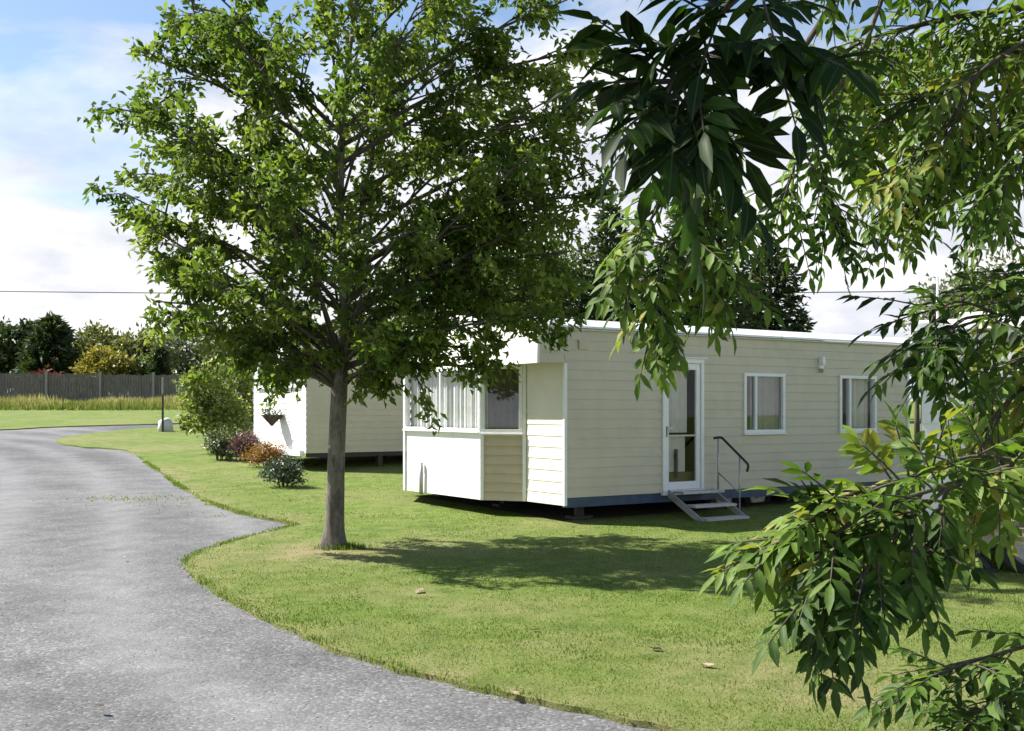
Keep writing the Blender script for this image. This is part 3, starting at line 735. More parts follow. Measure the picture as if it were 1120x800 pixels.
# touring caravan on the right
d3 = Vector((.902, -.431)); C3 = Vector(((1008 - CX) / F * 10.5, 10.5)); a3 = math.atan2(d3.y, d3.x)
c3 = thing('touring_caravan', 'small white touring caravan with tan skirt mostly hidden by ash leaves', 'caravan', (C3.x, C3.y, terrain(C3.x, C3.y)), a3)
L3, W3 = 4.6, 2.1
s3 = Wall((0, 0, 0), (1, 0, 0), (0, -1, 0)); f3 = Wall((0, 0, 0), (0, 1, 0), (-1, 0, 0))
o3 = [(.45, 1.25, 1.2, 1.85), (2.4, 3.4, 1.2, 1.85)]
mb = MB(); siding(mb, (0, 0, 0), (1, 0, 0), (0, -1, 0), L3, .52, 2.3, o3, pitch=.3, proud=.01); siding(mb, (0, W3, 0), (1, 0, 0), (0, 1, 0), L3, .52, 2.3, pitch=.3)
of3 = [(.3, W3 - .3, 1.2, 1.85)]
siding(mb, (0, 0, 0), (0, 1, 0), (-1, 0, 0), W3, .52, 2.3, of3, pitch=.3); mb.quad((L3, 0, .3), (L3, W3, .3), (L3, W3, 2.3), (L3, 0, 2.3))
mb.quad((0, 0, .31), (L3, 0, .31), (L3, W3, .31), (0, W3, .31))
mb.build('wall', M['white'], c3)
mb = MB(); siding(mb, (0, 0, 0), (1, 0, 0), (0, -1, 0), L3, .3, .519, pitch=.075, proud=.012); siding(mb, (0, 0, 0), (0, 1, 0), (-1, 0, 0), W3, .3, .519, pitch=.075); mb.build('skirt', M['tan'], c3)
for o_ in o3: window(c3, s3, *o_, cur=[(o_[0], o_[1], 'curtain')], glass='glass_dark')
window(c3, f3, *of3[0], cur=[(of3[0][0], of3[0][1], 'curtain')])
mb = MB()
prof = [(-.04, 2.3), (-.02, 2.38), (.15, 2.42), (W3/2, 2.45), (W3 - .15, 2.42), (W3 + .02, 2.38), (W3 + .04, 2.3)]
aa = [(-.05, y, z) for y, z in prof]; bb = [(L3 + .05, y, z) for y, z in prof]; k = len(prof)
mb.add(aa + bb, [(i, i + k, i + k + 1, i + 1) for i in range(k - 1)] + [tuple(range(k)), tuple(range(2*k - 1, k - 1, -1)), (0, k - 1, 2*k - 1, k)])
r3 = mb.build('roof', M['white'], c3, bevel=.01)
mb = MB(); mb.box(.3, .7, .6, 1.1, 2.45, 2.52); mb.build('roof_light', M['trim'], r3, bevel=.01)
mb = MB(); mb.tube([(.12, .3, 2.4), (.12, .3, 2.85)], .012, 8); mb.build('aerial', M['trim'], r3)
wheel(c3, (.95, .08, .29), 0, .29, .18); wheel(c3, (.95, W3 - .08, .29), 0, .29, .18)
mb = MB(); mb.tube([(.35, .2, .32), (.62, .02, .04)], .035, 8); mb.tube([(.62, -.04, .02), (.62, .08, .02)], .06, 8); mb.build('corner_steady', M['black'], c3)
mb = MB(); mb.box(.1, L3 - .1, .3, .4, .2, .305); mb.box(.1, L3 - .1, W3 - .4, W3 - .3, .2, .305); mb.build('chassis_beam', M['black'], c3)

# ------------------------------------------------------------------ fence, posts, small things on the far lawn
fx0, fx1 = -40.0, -6.0
def fy(x): return 60.5 + (x + 28) * .12
def ftop(x): return 1.66 - (x + 28) * .012
fe = thing('board_fence', 'long dark weathered board fence with pale posts beyond the dry grass', 'fence', (0, 0, 0))
mb = MB(); x = fx0
while x < fx1:
    w = .145; y = fy(x); z = terrain(x, y); t = z + ftop(x) + random.uniform(-.03, .03)
    mb.box(x, x + w - .012, y - .01 + random.uniform(-.008, .008), y + .012, z - .05, t); x += w
mb.build('board_panel', M['fence'], fe)
for i in range(13):
    x = fx0 + i * 2.85; y = fy(x) - .09; z = terrain(x, y)
    mb = MB(); mb.box(x - .06, x + .06, y - .06, y + .06, z - .1, z + ftop(x) + .16); mb.build('post', M['concrete'], fe)
for zz in (.35, 1.2):
    mb = MB(); n = 24
    for i in range(n):
        xa, xb = fx0 + (fx1-fx0)*i/n, fx0 + (fx1-fx0)*(i+1)/n
        ya, yb = fy(xa) + .03, fy(xb) + .03; za, zb_ = terrain(xa, ya) + zz, terrain(xb, yb) + zz
        mb.add([(xa, ya, za), (xb, yb, zb_), (xb, yb, zb_ + .1), (xa, ya, za + .1), (xa, ya + .04, za), (xb, yb + .04, zb_), (xb, yb + .04, zb_ + .1), (xa, ya + .04, za + .1)], [(0,1,2,3),(4,7,6,5),(3,2,6,7),(0,4,5,1)])
    mb.build('rail', M['fence'], fe)

p = G(178, 474); q = thing('marker_post', 'thin dark post standing alone on the far lawn beside a pale stone', 'post', p)
mb = MB(); mb.tube([(0, 0, -.1), (0, 0, 1.2), (.01, 0, 1.25)], [.035, .032, .02], 10); mb.build('shaft', M['black'], q)
mb = MB(); mb.tube([(0, 0, 1.25), (0, 0, 1.78)], [.028, .028], 10); mb.build('reflector_sleeve', M['concrete'], q)
mb = MB(); vs = [Vector(v) for v in iv]
def rock(name, c, s, mat, seed):
    import bmesh
    bm = bmesh.new(); bmesh.ops.create_icosphere(bm, subdivisions=3, radius=1)
    for v in bm.verts:
        n_ = mnoise.noise(v.co * 1.3 + Vector((seed, 0, 0))) * .35; v.co *= 1 + n_; v.co = Vector((v.co.x*s[0], v.co.y*s[1], v.co.z*s[2]))
    me = bpy.data.meshes.new(name); bm.to_mesh(me); bm.free(); me.materials.append(mat); me.polygons.foreach_set('use_smooth', [True]*len(me.polygons))
    o = bpy.data.objects.new(name, me); COL.objects.link(o); o.location = c; return o
tag(rock('stone', p + Vector((-.02, .35, .2)), (.26, .22, .28), M['stone'], 3), 'pale whitewashed boulder on the far lawn at the foot of a dark post', 'stone')

# power line crossing behind
tag((lambda mb: (mb.tube([(-70 + i*2.5, 52, 7.0 + ((i*2.5-70)/70.0)**2*1.4 + .2*(i/56)) for i in range(57)], .022, 6), mb)[1])(MB()).build('power_line', M['wire']), 'single dark overhead wire crossing the sky above the fence and the roofs', 'wire')

# ------------------------------------------------------------------ vegetation
def clumps(c, rad, n_cl, per, cl_r, power=.4, flat=1.0):
    """points in clumps spread through an ellipsoid; returns points and outward directions"""
    u = unit(rng.normal(size=(n_cl, 3))); r = rng.random((n_cl, 1)) ** power
    cc = u * r * np.array(rad)
    pts = np.repeat(cc, per, 0) + rng.normal(size=(n_cl*per, 3)) * np.array([cl_r, cl_r, cl_r*.7]) * np.repeat(rng.uniform(.6, 1.3, (n_cl, 1)), per, 0)
    tn = np.repeat(rng.normal(.5, .16, n_cl), per)
    return pts + np.array(c), unit(pts / np.array(rad)), tn
def crown_leaves(name, pts, out, tn, L, mat, parent, droop=.0, asp=.55):
    n = len(pts)
    ax = out * .6 + rng.normal(size=(n, 3)) * .7 + np.array([0, 0, -droop])
    return leaves_simple(name, pts, ax, rng.uniform(.7, 1.3, n) * L, rng.uniform(.7, 1.3, n) * L * asp, M[mat], parent, np.clip(tn + rng.normal(0, .16, n), 0, 1))
def far_tree(px, dd, top, wpx, mat, label, name='broadleaf_tree', cat='tree', base_frac=.18, leafs=5200, L=.22, group=None, trunk_mat='bark_dark', lobes=7, trunk_px=None):
    p = on(px, dd); t = P(px, top, dd); h = t.z - p.z; R = wpx / 2 / F * dd
    root = thing(name, label, cat, p, 0, group)
    tr = MB(); lean = random.uniform(-.1, .1)
    top_p = Vector((lean * h * .3, 0, h * .8))
    tr.tube([(0, 0, -.15), (0, 0, .15), (lean*.3, 0, h*.3), top_p], [max(.08, h*.035), max(.07, h*.026), h*.018, .015], 8)
    cpts, couts, ctn = [], [], []
    for i in range(lobes):
        a = i * 2.4 + random.random(); rr = R * (.55 if i else 0); zz = base_frac*h + (h*(1-base_frac)) * (.28 + .45 * ((i * .37) % 1)) if i else h * .68
        c = Vector((rr*math.cos(a), rr*math.sin(a)*.8, zz)); rad = (R * random.uniform(.42, .6), R * .5, min(h*.30, R*.75) * random.uniform(.8, 1.1))
        if c.z + rad[2] > h: c.z = h - rad[2]
        tr.tube([(lean*.3, 0, min(h*.3, c.z*.6)), (c.x*.5, c.y*.5, c.z*.72), c], [h*.013, h*.009, .01], 6)
        ncl = max(6, leafs // lobes // 34)
        pt, ou, tn = clumps(c, rad, ncl, 34, R*.13, .45); cpts.append(pt); couts.append(ou); ctn.append(tn)
    tr.build('trunk', M[trunk_mat], root, True)
    crown_leaves('crown', np.concatenate(cpts), np.concatenate(couts), np.concatenate(ctn), L, mat, root)
    return root
def conifer(px, dd, top, wpx, mat, label, name='conifer_tree', group=None, L=.26, tiers=22, dens=1.0, pw=.8, base=.06):
    p = on(px, dd); t = P(px, top, dd); h = t.z - p.z; R = wpx / 2 / F * dd
    root = thing(name, label, 'tree', p, 0, group)
    tr = MB(); tr.tube([(0, 0, -.15), (0, 0, h*.5), (0, 0, h)], [h*.03, h*.018, .01], 8)
    P_, A_, T_ = [], [], []
    for i in range(tiers):
        f = i / (tiers - 1); z = h * (base + (.97 - base) * f); r = R * (1 - f) ** pw * random.uniform(.85, 1.1) + .12
        nb = max(4, int((9 - 5*f) * dens))
        for k in range(nb):
            a = k * 2*PI/nb + i * 1.1 + random.uniform(-.3, .3); rl = r * random.uniform(.75, 1.12)
            dirv = np.array([math.cos(a), math.sin(a), .12 - .25*(1-f)])
            if rl > .5: tr.tube([(0, 0, z), tuple(dirv * rl * .5 + np.array([0, 0, z])), tuple(dirv * rl * .95 + np.array([0, 0, z + rl*.06]))], [.03, .02, .006], 5)
            m = int(34 * (0.4 + rl / R)); s = rng.random(m) ** .7 * rl
            pt = dirv[None] * s[:, None] + np.array([0, 0, z]) + rng.normal(size=(m, 3)) * np.array([.16, .16, .09]) * (.5 + rl*.18)
            pt[:, 2] += .06 * s * s / max(rl, .3)
            P_.append(pt); A_.append(np.repeat(dirv[None], m, 0) + rng.normal(size=(m, 3)) * .45); T_.append(np.full(m, random.gauss(.5, .18)))
    tr.build('trunk', M['bark_dark'], root, True)
    P_ = np.concatenate(P_); A_ = np.concatenate(A_); n = len(P_)
    leaves_simple('crown', P_, A_, rng.uniform(.7, 1.3, n)*L, rng.uniform(.7, 1.2, n)*L*.4, M[mat], root, np.clip(np.concatenate(T_) + rng.normal(0, .15, n), 0, 1))
    return root

TG = 'trees beyond the fence'
conifer(57, 69, 347, 84, 'far_dark', 'broad dark conifer beyond the fence, left of the golden bush', group=TG, L=.5, pw=.65, dens=1.3)
far_tree(4, 71, 344, 62, 'far_dark', 'dark bushy tree beyond the fence at the far left edge', group=TG, L=.34, base_frac=.05)
conifer(36, 74, 352, 30, 'far_light', 'narrow lighter green conifer beyond the fence between two dark trees', group=TG, L=.45, tiers=18)
far_tree(113, 66, 376, 56, 'far_yellow', 'golden yellow bush glowing above the fence', 'golden_shrub', 'bush', .02, 3600, .28, lobes=6)
far_tree(104, 84, 357, 84, 'far_olive', 'olive brown tree rising behind the golden bush', group=TG, L=.4, base_frac=.05)
far_tree(148, 80, 362, 70, 'far_olive', 'mid green hedge tree between the golden bush and the dark cypress', group=TG, L=.4, base_frac=.03)
conifer(175, 66, 380, 20, 'far_dark', 'small narrow dark cypress beyond the fence', 'cypress_tree', group=TG, L=.3, tiers=16, pw=.5)
far_tree(152, 67, 386, 40, 'far_light', 'low pale green bush above the fence beside the small cypress', 'garden_shrub', 'bush', .02, 2400, .28, lobes=5)
far_tree(205, 72, 346, 76, 'far_grey', 'grey green thin leaved tree beyond the fence beside the climbing shrub', group=TG, L=.28, base_frac=.1, leafs=3600)
far_tree(258, 76, 352, 80, 'far_grey', 'grey green tree beyond the fence behind the white fronted caravan', group=TG, L=.3, base_frac=.05)
far_tree(50, 63.5, 401, 50, 'far_red', 'low dark red bush just above the fence top below the broad conifer', 'red_shrub', 'bush', .02, 1500, .22, lobes=5)
far_tree(-60, 74, 352, 110, 'far_dark', 'large dark tree beyond the fence, outermost on the left', group=TG, L=.4, base_frac=.05)
far_tree(330, 80, 350, 110, 'far_olive', 'olive tree beyond the fence behind the white fronted caravan roof', group=TG, L=.4, base_frac=.05)
TG2 = 'trees behind the cream caravan'
far_tree(430, 58, 318, 110, 'far_grey', 'pale grey green thin tree far behind the tree trunk', group=TG2, L=.24, leafs=3800)
far_tree(575, 46, 250, 200, 'far_mid', 'broad light green tree behind the roof of the cream caravan', group=TG2, L=.24, leafs=15000, base_frac=.1)
conifer(668, 44, 222, 130, 'far_dark', 'tall dark conifer behind the caravan roof next to the light green tree', group=TG2, L=.34, tiers=26, dens=1.2)
conifer(765, 43, 196, 180, 'far_dark', 'largest dark conifer behind the middle of the caravan roof', group=TG2, L=.36, tiers=30, dens=1.4, pw=.6)
conifer(842, 45, 262, 120, 'far_dark', 'dark layered conifer with feathery tips at the end of the row above the roof', group=TG2, L=.34, tiers=24, dens=1.3, pw=.6)
far_tree(1062, 27, 262, 130, 'far_grey', 'silvery grey green tree behind the touring caravan', 'willow_tree', group=TG2, L=.13, leafs=6500, base_frac=.3)
conifer(1003, 20, 372, 26, 'far_grey', 'slim bare stemmed sapling beyond the end of the cream caravan', 'sapling', L=.09, tiers=8, base=.8)
far_tree(1180, 30, 285, 160, 'far_light', 'light green tree behind the touring caravan roof, outermost on the right', group=TG2, L=.18, leafs=6000)

def shrub(name, px, py, wpx, hpx, mat, label, L, n=2600, lobes=6, cat='shrub', stems=7):
    p = G(px, py); R = wpx / 2 / F * p.y; h = hpx / F * p.y
    root = thing(name, label, cat, p)
    cp, co, ct = [], [], []; tr = MB()
    for i in range(lobes):
        a = i * 2.4 + random.random(); rr = R * (.45 if i else 0)
        rad = (R * .55, R * .5, h * .32); c = (rr*math.cos(a), rr*math.sin(a), h * (.36 + .3*((i*.41) % 1)) if i else h*.62)
        pt, ou, tn = clumps(c, rad, max(5, n//lobes//20), 20, min(R, h) * .14, .45); cp.append(pt); co.append(ou); ct.append(tn)
    pts = np.concatenate(cp); pts[:, 2] = np.maximum(pts[:, 2], .02)
    for i in range(stems):
        a = random.uniform(0, 6.28); tr.tube([(0.05*math.cos(a), .05*math.sin(a), -.04), (R*.3*math.cos(a), R*.3*math.sin(a), h*.4), (R*.5*math.cos(a), R*.5*math.sin(a), h*.75)], [.014, .01, .004], 5)
    tr.build('stem', M['bark_dark'], root, True)
    crown_leaves('foliage', pts, np.concatenate(co), np.concatenate(ct), L, mat, root)
    return root
shrub('climbing_shrub', 234, 498, 74, 112, 'climber', 'tall pale green variegated shrub at the left end of the flower bed', .11, 5200, 10)
shrub('climbing_shrub', 262, 492, 50, 118, 'climber', 'tall leafy shrub behind the purple bush against the white fronted caravan', .11, 2800, 7)
shrub('flecked_shrub', 240, 505, 38, 38, 'flecked', 'small dark shrub flecked with white at the foot of the tall pale shrub', .07, 1500)
shrub('flecked_shrub', 205, 474, 18, 22, 'bluegreen', 'smallest dark green shrub at the left tip of the flower bed', .07, 900)
shrub('purple_shrub', 272, 506, 46, 38, 'purple', 'dusky purple shrub between the white flecked shrub and the orange shrub', .06, 2200)
shrub('orange_shrub', 292, 513, 52, 30, 'orange', 'orange brown shrub in the middle of the flower bed', .05, 2600)
shrub('grey_shrub', 311, 535, 54, 38, 'bluegreen', 'loose grey green bush nearest the gravel road at the end of the flower bed', .06, 1700)

# white lattice trellis at the bed and a hanging basket on the white front
p = G(262, 492); tl = thing('garden_trellis', 'pale lattice trellis standing behind the purple shrub', 'trellis', p + Vector((0.1, -.15, 0)), ANG + .5)
mb = MB()
for i in range(7): mb.box(-.33 + i*.11 - .012, -.33 + i*.11 + .012, 0, .014, 0, 1.5)
for i in range(8): mb.box(-.35, .35, -.014, -.001, .12 + i*.19, .145 + i*.19)
mb.build('lattice', M['curtain'], tl)
mb = MB(); mb.box(.36, .43, -.03, .04, -.05, 1.65); mb.build('post', M['trim'], tl)
bw = c2.matrix_basis @ Vector((-.22, 1.35, zb2 + .78))
hb = thing('hanging_basket', 'dark cone shaped hanging basket on the white caravan front', 'basket', bw)
mb = MB(); mb.tube([(0, 0, -.24), (0, 0, -.15), (0, 0, .0)], [.02, .10, .24], 16); mb.build('cone', M['basket'], hb, True)
mb = MB(); Rz = Matrix.Rotation(ANG, 3, 'Z')
mb.tube([Rz @ Vector((.2, 0, .45)), Rz @ Vector((0, 0, .46))], .012, 6)
for k in range(3): mb.tube([(0, 0, .46), (.22*math.cos(k*2.1), .22*math.sin(k*2.1), 0)], .005, 5)
mb.build('bracket', M['black'], hb)
pt, ou, tn = clumps((0, 0, .03), (.22, .22, .09), 14, 16, .05, .5); crown_leaves('foliage', pt, ou, tn, .06, 'bluegreen', hb)

# ------------------------------------------------------------------ the lawn tree
TB = G(366, 603)
tree = thing('lawn_tree', 'leafy round crowned tree with a grey trunk beside the gravel road', 'tree', TB)
def V3(px, py, dy=0.0): return P(px, py, TB.y + dy) - TB
trunk_pts = [Vector((0, 0, -.1)), Vector((-.01, 0, .05)), Vector((0, 0, .35)), V3(368, 500), V3(371, 430), V3(374, 390, .05), V3(376, 330, .05), V3(373, 250), V3(374, 170, -.05), V3(380, 80, 0), V3(392, -20, .05), V3(398, -110, .05), V3(400, -170, 0)]
trunk_r = [.16, .128, .104, .094, .09, .07, .05, .038, .030, .024, .019, .015, .008]
tr = MB(); tr.tube(catmull(trunk_pts, 4), list(np.interp(np.arange(0, len(trunk_pts) - 1 + 1e-6, .25), range(len(trunk_r)), trunk_r)), 14)
limbs = []; lb = MB()
def leader(z):
    zs = [p.z for p in trunk_pts]
    for i in range(len(zs) - 1):
        if zs[i] <= z <= zs[i+1]: return trunk_pts[i].lerp(trunk_pts[i+1], (z - zs[i]) / (zs[i+1] - zs[i]))
    return trunk_pts[-1].copy()
def prof(z): return float(np.interp(z, [1.6, 2.1, 2.8, 3.6, 4.6, 5.4, 6.2, 7.0, 7.8], [1.5, 2.0, 2.3, 2.45, 2.45, 2.2, 1.9, 1.4, .6]))
SQ = .78
nl = 52
for i in range(nl):
    f = i / (nl - 1); zt = 2.0 + 5.7 * f; az = i * 2.39996 + random.uniform(-.25, .25)
    r = prof(zt) * random.uniform(.82, 1.05)
    tip = Vector((r*math.cos(az), r*math.sin(az)*SQ, zt + random.uniform(-.15, .15))) + Vector((leader(min(zt, 7.4)).x, 0, 0))
    z0 = max(1.68 + .5 * random.random(), zt - .25 - r * (.55 + .25*f)); limbs.append((leader(z0), tip, .023 * (1 - .4*f)))
for (zs_, px, py, dy) in ((1.95, 255, 60, -.2), (2.2, 440, 40, .1), (1.75, 300, 392, -.5), (1.75, 320, 400, .3), (1.8, 250, 350, .2), (1.85, 280, 370, -.3), (1.8, 425, 405, -.4), (1.85, 450, 400, .2), (2.0, 470, 390, -.4), (2.1, 505, 380, -.2), (2.0, 300, 340, .5), (2.0, 420, 360, .6), (2.6, 585, 355, 0), (2.6, 165, 235, .0),
                          (3.2, 160, 110, .0), (4.2, 155, 60, 0.2), (4.5, 195, 10, .1), (2.6, 630, 230, .1), (3.4, 660, 150, .0), (4.2, 640, 60, .0), (2.8, 560, 300, .3), (2.3, 185, 290, .0), (3.0, 600, 200, -.2), (3.0, 650, 190, .2), (3.8, 665, 120, -.1), (4.4, 660, 50, .1), (2.7, 600, 240, .2), (2.6, 625, 275, .0), (2.35, 590, 315, -.2), (3.2, 640, 215, -.3), (2.5, 560, 280, -.4), (4.6, 620, 0, 0), (2.8, 175, 190, -.3), (3.4, 170, 140, .4), (2.2, 175, 330, -.2)):
    limbs.append((leader(zs_), V3(px, py, dy), .030))
LP, LA, LT = [], [], []
def spray(pos, dirv, n, spread, t):
    s = rng.random(n); q = np.array(pos)[None] + np.array(dirv)[None] * (s[:, None] * spread * 1.6) + rng.normal(size=(n, 3)) * spread * .42
    LP.append(q); LA.append(unit(rng.normal(size=(n, 3)) * .8 + np.array(dirv) * .7 + np.array([0, 0, -.55]))); LT.append(np.full(n, t))
for (s, tip, r0) in limbs:
    Lh = (tip - s).length; mid = s.lerp(tip, .5) + Vector((0, 0, .06 * Lh)) + Vector((random.uniform(-.1, .1), random.uniform(-.1, .1), 0))
    cv = catmull([s, mid, tip], 7)
    lb.tube(cv, list(np.linspace(r0, .008, len(cv))), 7)
    ns = max(4, int(Lh * 4.2))
    for k in range(ns):
        f = .32 + .68 * (k + random.random()*.6) / ns; f = min(f, 1.0); b = cv[min(len(cv)-1, int(f * (len(cv)-1)))]
        ax = (tip - s).normalized()
        dv = (ax * .7 + Vector((random.gauss(0, .75), random.gauss(0, .65), random.gauss(.05, .45)))).normalized()
        bl = random.uniform(.35, .75) * (1.15 - .5*f) * min(1.0, Lh/2.2)
        e = b + dv * bl + Vector((0, 0, -.05))
        lb.tube([b, b.lerp(e, .5) + Vector((0, 0, .03)), e], [.012, .008, .003], 5, cap=False)
        tn = random.gauss(.5, .26)
        for j in range(3):
            t_ = b.lerp(e, .35 + .32*j); d2 = (dv + Vector((random.gauss(0, .6), random.gauss(0, .6), random.gauss(-.1, .4)))).normalized()
            if j < 2:
                lb.tube([t_, t_ + d2 * .22], [.005, .002], 4, cap=False)
            spray(t_, d2, random.randint(13, 25), random.uniform(.08, .15), tn)
        if random.random() < .5: spray(e, dv, random.randint(10, 20), .11, tn)
lb.build('limb', M['bark_dark'], tree, True)
for i, v in enumerate(tr.v[:49*14]):
    p_ = Vector(v)
    if p_.z < 2.2:
        a_ = math.atan2(p_.y, p_.x); fl = max(0, 1 - p_.z / .35)
        k_ = 1 + .05 * mnoise.noise(Vector((math.cos(a_)*2.5, math.sin(a_)*2.5, p_.z * 1.2))) + .035 * mnoise.noise(Vector((math.cos(a_)*7, math.sin(a_)*7, p_.z * 3))) + fl*fl * (.15 + .3 * math.cos(a_ * 5 + 1.0))
        tr.v[i] = (p_.x * k_ if p_.z < 1.2 else p_.x, p_.y * k_ if p_.z < 1.2 else p_.y, p_.z)
tr.build('trunk', M['bark'], tree, True)
LP = np.concatenate(LP); LA = np.concatenate(LA); LT = np.concatenate(LT); n = len(LP)
print('tree leaves', n)
leaves_simple('crown', LP, LA, rng.uniform(.065, .135, n), rng.uniform(.034, .062, n), M['leaf'], tree, np.clip(LT + rng.normal(0, .17, n), 0, 1))

# ------------------------------------------------------------------ the ash tree whose branches hang into the view
AB = Vector((2.55, 3.0, terrain(2.55, 3.0)))
ash = thing('ash_tree', 'ash tree with long feathered leaves hanging down in front of the caravans', 'tree', AB)
at_ = MB()
at_.tube(catmull([Vector((0, 0, -.1)), Vector((0, 0, .3)), Vector((.03, 0, 1.4)), Vector((-.02, .02, 2.6)), Vector((.05, 0, 4.0)), Vector((.0, .05, 5.6))], 4),
         list(np.linspace(.19, .05, 21)), 14)
AV, AF4, AF3, AT4, AT3 = [], [], [], [], []
vcount = 0
def leaflet(b, ax, up, L, W, curl, t):
    """one lance shaped leaflet: eight vertices, folded on its midrib and drooping to the tip"""
    global vcount
    side = ax.cross(up).normalized(); up = side.cross(ax).normalized()
    dr = -up * curl
    tw = random.uniform(-.25, .25)
    def pt(s, w, lift): return b + ax * (L*s) + side * (w*W) + up * (lift*W) + dr * (L*s*s)
    AV.extend([pt(0, 0, 0), pt(.28, .40, .16), pt(.30, 0, 0), pt(.28, -.40, .16), pt(.60, .44, .15 + tw*.3), pt(.63, 0, 0), pt(.60, -.44, .15 - tw*.3), pt(1, 0, 0)])
    v = vcount; vcount += 8
    AF4.extend([(v+1, v+4, v+5, v+2), (v+2, v+5, v+6, v+3)]); AT4.extend([t, t])
    AF3.extend([(v, v+1, v+2), (v, v+2, v+3), (v+4, v+7, v+5), (v+5, v+7, v+6)]); AT3.extend([t]*4)
def compound(p0, p1, LL=.085, pairs=4, t=.5, sag=.12):
    p0, p1 = Vector(p0) - AB, Vector(p1) - AB
    ax = p1 - p0; Lr = ax.length; axn = ax.normalized()
    up = Vector((random.gauss(0, .35), random.gauss(-.25, .35), 1.0)); up = (up - axn * up.dot(axn))
    up = up.normalized() if up.length > .05 else axn.orthogonal().normalized()
    side = axn.cross(up).normalized()
    rp = [p0 + ax * s + Vector((0, 0, -sag * Lr * s * s)) for s in (0, .25, .5, .75, 1)]
    at_.tube(rp, [.0025, .002, .0018, .0015, .001], 5, cap=False)
    def rach(s): 
        i = min(3, int(s*4)); return rp[i].lerp(rp[i+1], s*4 - i)
    for k in range(pairs):
        s = .30 + .62 * k / max(1, pairs - 1) if pairs > 1 else .6
        for sg in (1, -1):
            sp = random.uniform(.5, .9)
            a = (axn * sp + side * sg * random.uniform(.75, 1.0) + up * random.gauss(0, .22) + Vector((0, 0, -.12 - .28*random.random()))).normalized()
            l = LL * random.uniform(.82, 1.12) * (.82 + .3 * math.sin(PI * (k + .7) / pairs))
            leaflet(rach(s), a, (up + side * sg * random.gauss(0, .25) + Vector((0, 0, .2))).normalized(), l, l * random.uniform(.30, .43), random.uniform(.0, .42), min(1, max(0, t + random.gauss(0, .15))))
    a = (axn + Vector((0, 0, -.35))).normalized()
    leaflet(rp[-1], a, up, LL * random.uniform(.95, 1.15), LL * .33, .15, t)
def ash_branch(pts, rad, nleaf, LL, pairs=4, t=.5, f0=.25, rl=.20, hang=.45, spread=1.0, tipn=3):
    """a branch through (px, py, depth) points carrying feathered leaves"""
    q = [P(*a) for a in pts]
    cv = catmull(q, 6)
    at_.tube([c - AB for c in cv], list(np.linspace(rad, .0025, len(cv))), 7)
    n = len(cv)
    for k in range(nleaf):
        f = f0 + (1 - f0) * (k + random.random() * .5) / nleaf; f = min(f, .999)
        i = int(f * (n - 1)); b = cv[i].lerp(cv[min(i+1, n-1)], f*(n-1) - i)
        tg = (cv[min(i+1, n-1)] - cv[max(i-1, 0)]).normalized()
        dv = tg * .6 + Vector((random.gauss(0, .65), random.gauss(0, .5), random.gauss(0, .45))) * spread + Vector((0, 0, -hang))
        dv.normalize()
        compound(b, b + dv * rl * random.uniform(.8, 1.25), LL, pairs, t + random.gauss(0, .14))
    e = cv[-1]; tg = (cv[-1] - cv[-3]).normalized()
    for _ in range(tipn):
        dv = (tg + Vector((random.gauss(0, .45), random.gauss(0, .35), random.gauss(-.2, .3)))).normalized()
        compound(e, e + dv * rl * random.uniform(.9, 1.2), LL, pairs, t + random.gauss(0, .14))
    return cv
def limb(z, p, r):
    """a limb from the trunk to where a branch begins"""
    e = Vector(p) - AB; s = Vector((0, 0, z)); m_ = s.lerp(e, .5) + Vector((0, 0, .15))
    cv = catmull([s, m_, e], 6); at_.tube(cv, list(np.linspace(r*1.6, r, len(cv))), 8)
# A: spray close to the camera, top; its shade painted in as dark leaf tints
A0 = (1020, -260, 2.0); limb(2.6, P(*A0), .022)
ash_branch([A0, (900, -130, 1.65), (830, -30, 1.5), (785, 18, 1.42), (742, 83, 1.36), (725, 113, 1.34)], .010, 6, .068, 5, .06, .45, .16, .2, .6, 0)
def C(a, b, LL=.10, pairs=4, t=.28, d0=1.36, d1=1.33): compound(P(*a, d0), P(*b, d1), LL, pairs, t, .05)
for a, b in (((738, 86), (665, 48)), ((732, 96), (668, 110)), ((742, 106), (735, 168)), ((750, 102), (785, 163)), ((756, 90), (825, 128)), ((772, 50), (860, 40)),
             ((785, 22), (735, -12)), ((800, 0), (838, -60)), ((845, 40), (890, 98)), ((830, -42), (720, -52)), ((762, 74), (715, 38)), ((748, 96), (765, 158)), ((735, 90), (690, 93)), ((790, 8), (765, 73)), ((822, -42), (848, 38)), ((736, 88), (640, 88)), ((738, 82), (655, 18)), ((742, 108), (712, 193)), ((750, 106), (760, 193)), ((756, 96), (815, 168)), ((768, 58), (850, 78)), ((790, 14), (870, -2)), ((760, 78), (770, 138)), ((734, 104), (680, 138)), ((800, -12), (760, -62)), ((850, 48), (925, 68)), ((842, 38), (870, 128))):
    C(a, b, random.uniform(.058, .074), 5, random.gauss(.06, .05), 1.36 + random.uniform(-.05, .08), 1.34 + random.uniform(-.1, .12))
# B: bright spray hanging over the caravan roof
B0 = (1010, -160, 3.0); limb(2.4, P(*B0), .016)
ash_branch([B0, (900, 20, 2.85), (815, 150, 2.75), (765, 225, 2.7), (728, 280, 2.65)], .010, 39, 0.054, 4, .6, .45, .16, .35)
ash_branch([(815, 150, 2.75), (750, 190, 2.7), (712, 240, 2.65), (695, 270, 2.6)], .006, 22, 0.051, 4, .65, .2, .15, .4)
ash_branch([(765, 225, 2.7), (788, 260, 2.7), (780, 300, 2.65)], .005, 16, 0.051, 4, .55, .2, .15, .4, tipn=2)
ash_branch([(728, 280, 2.65), (722, 320, 2.62), (718, 340, 2.6)], .004, 12, 0.051, 4, .65, .2, .13, .6, .7)
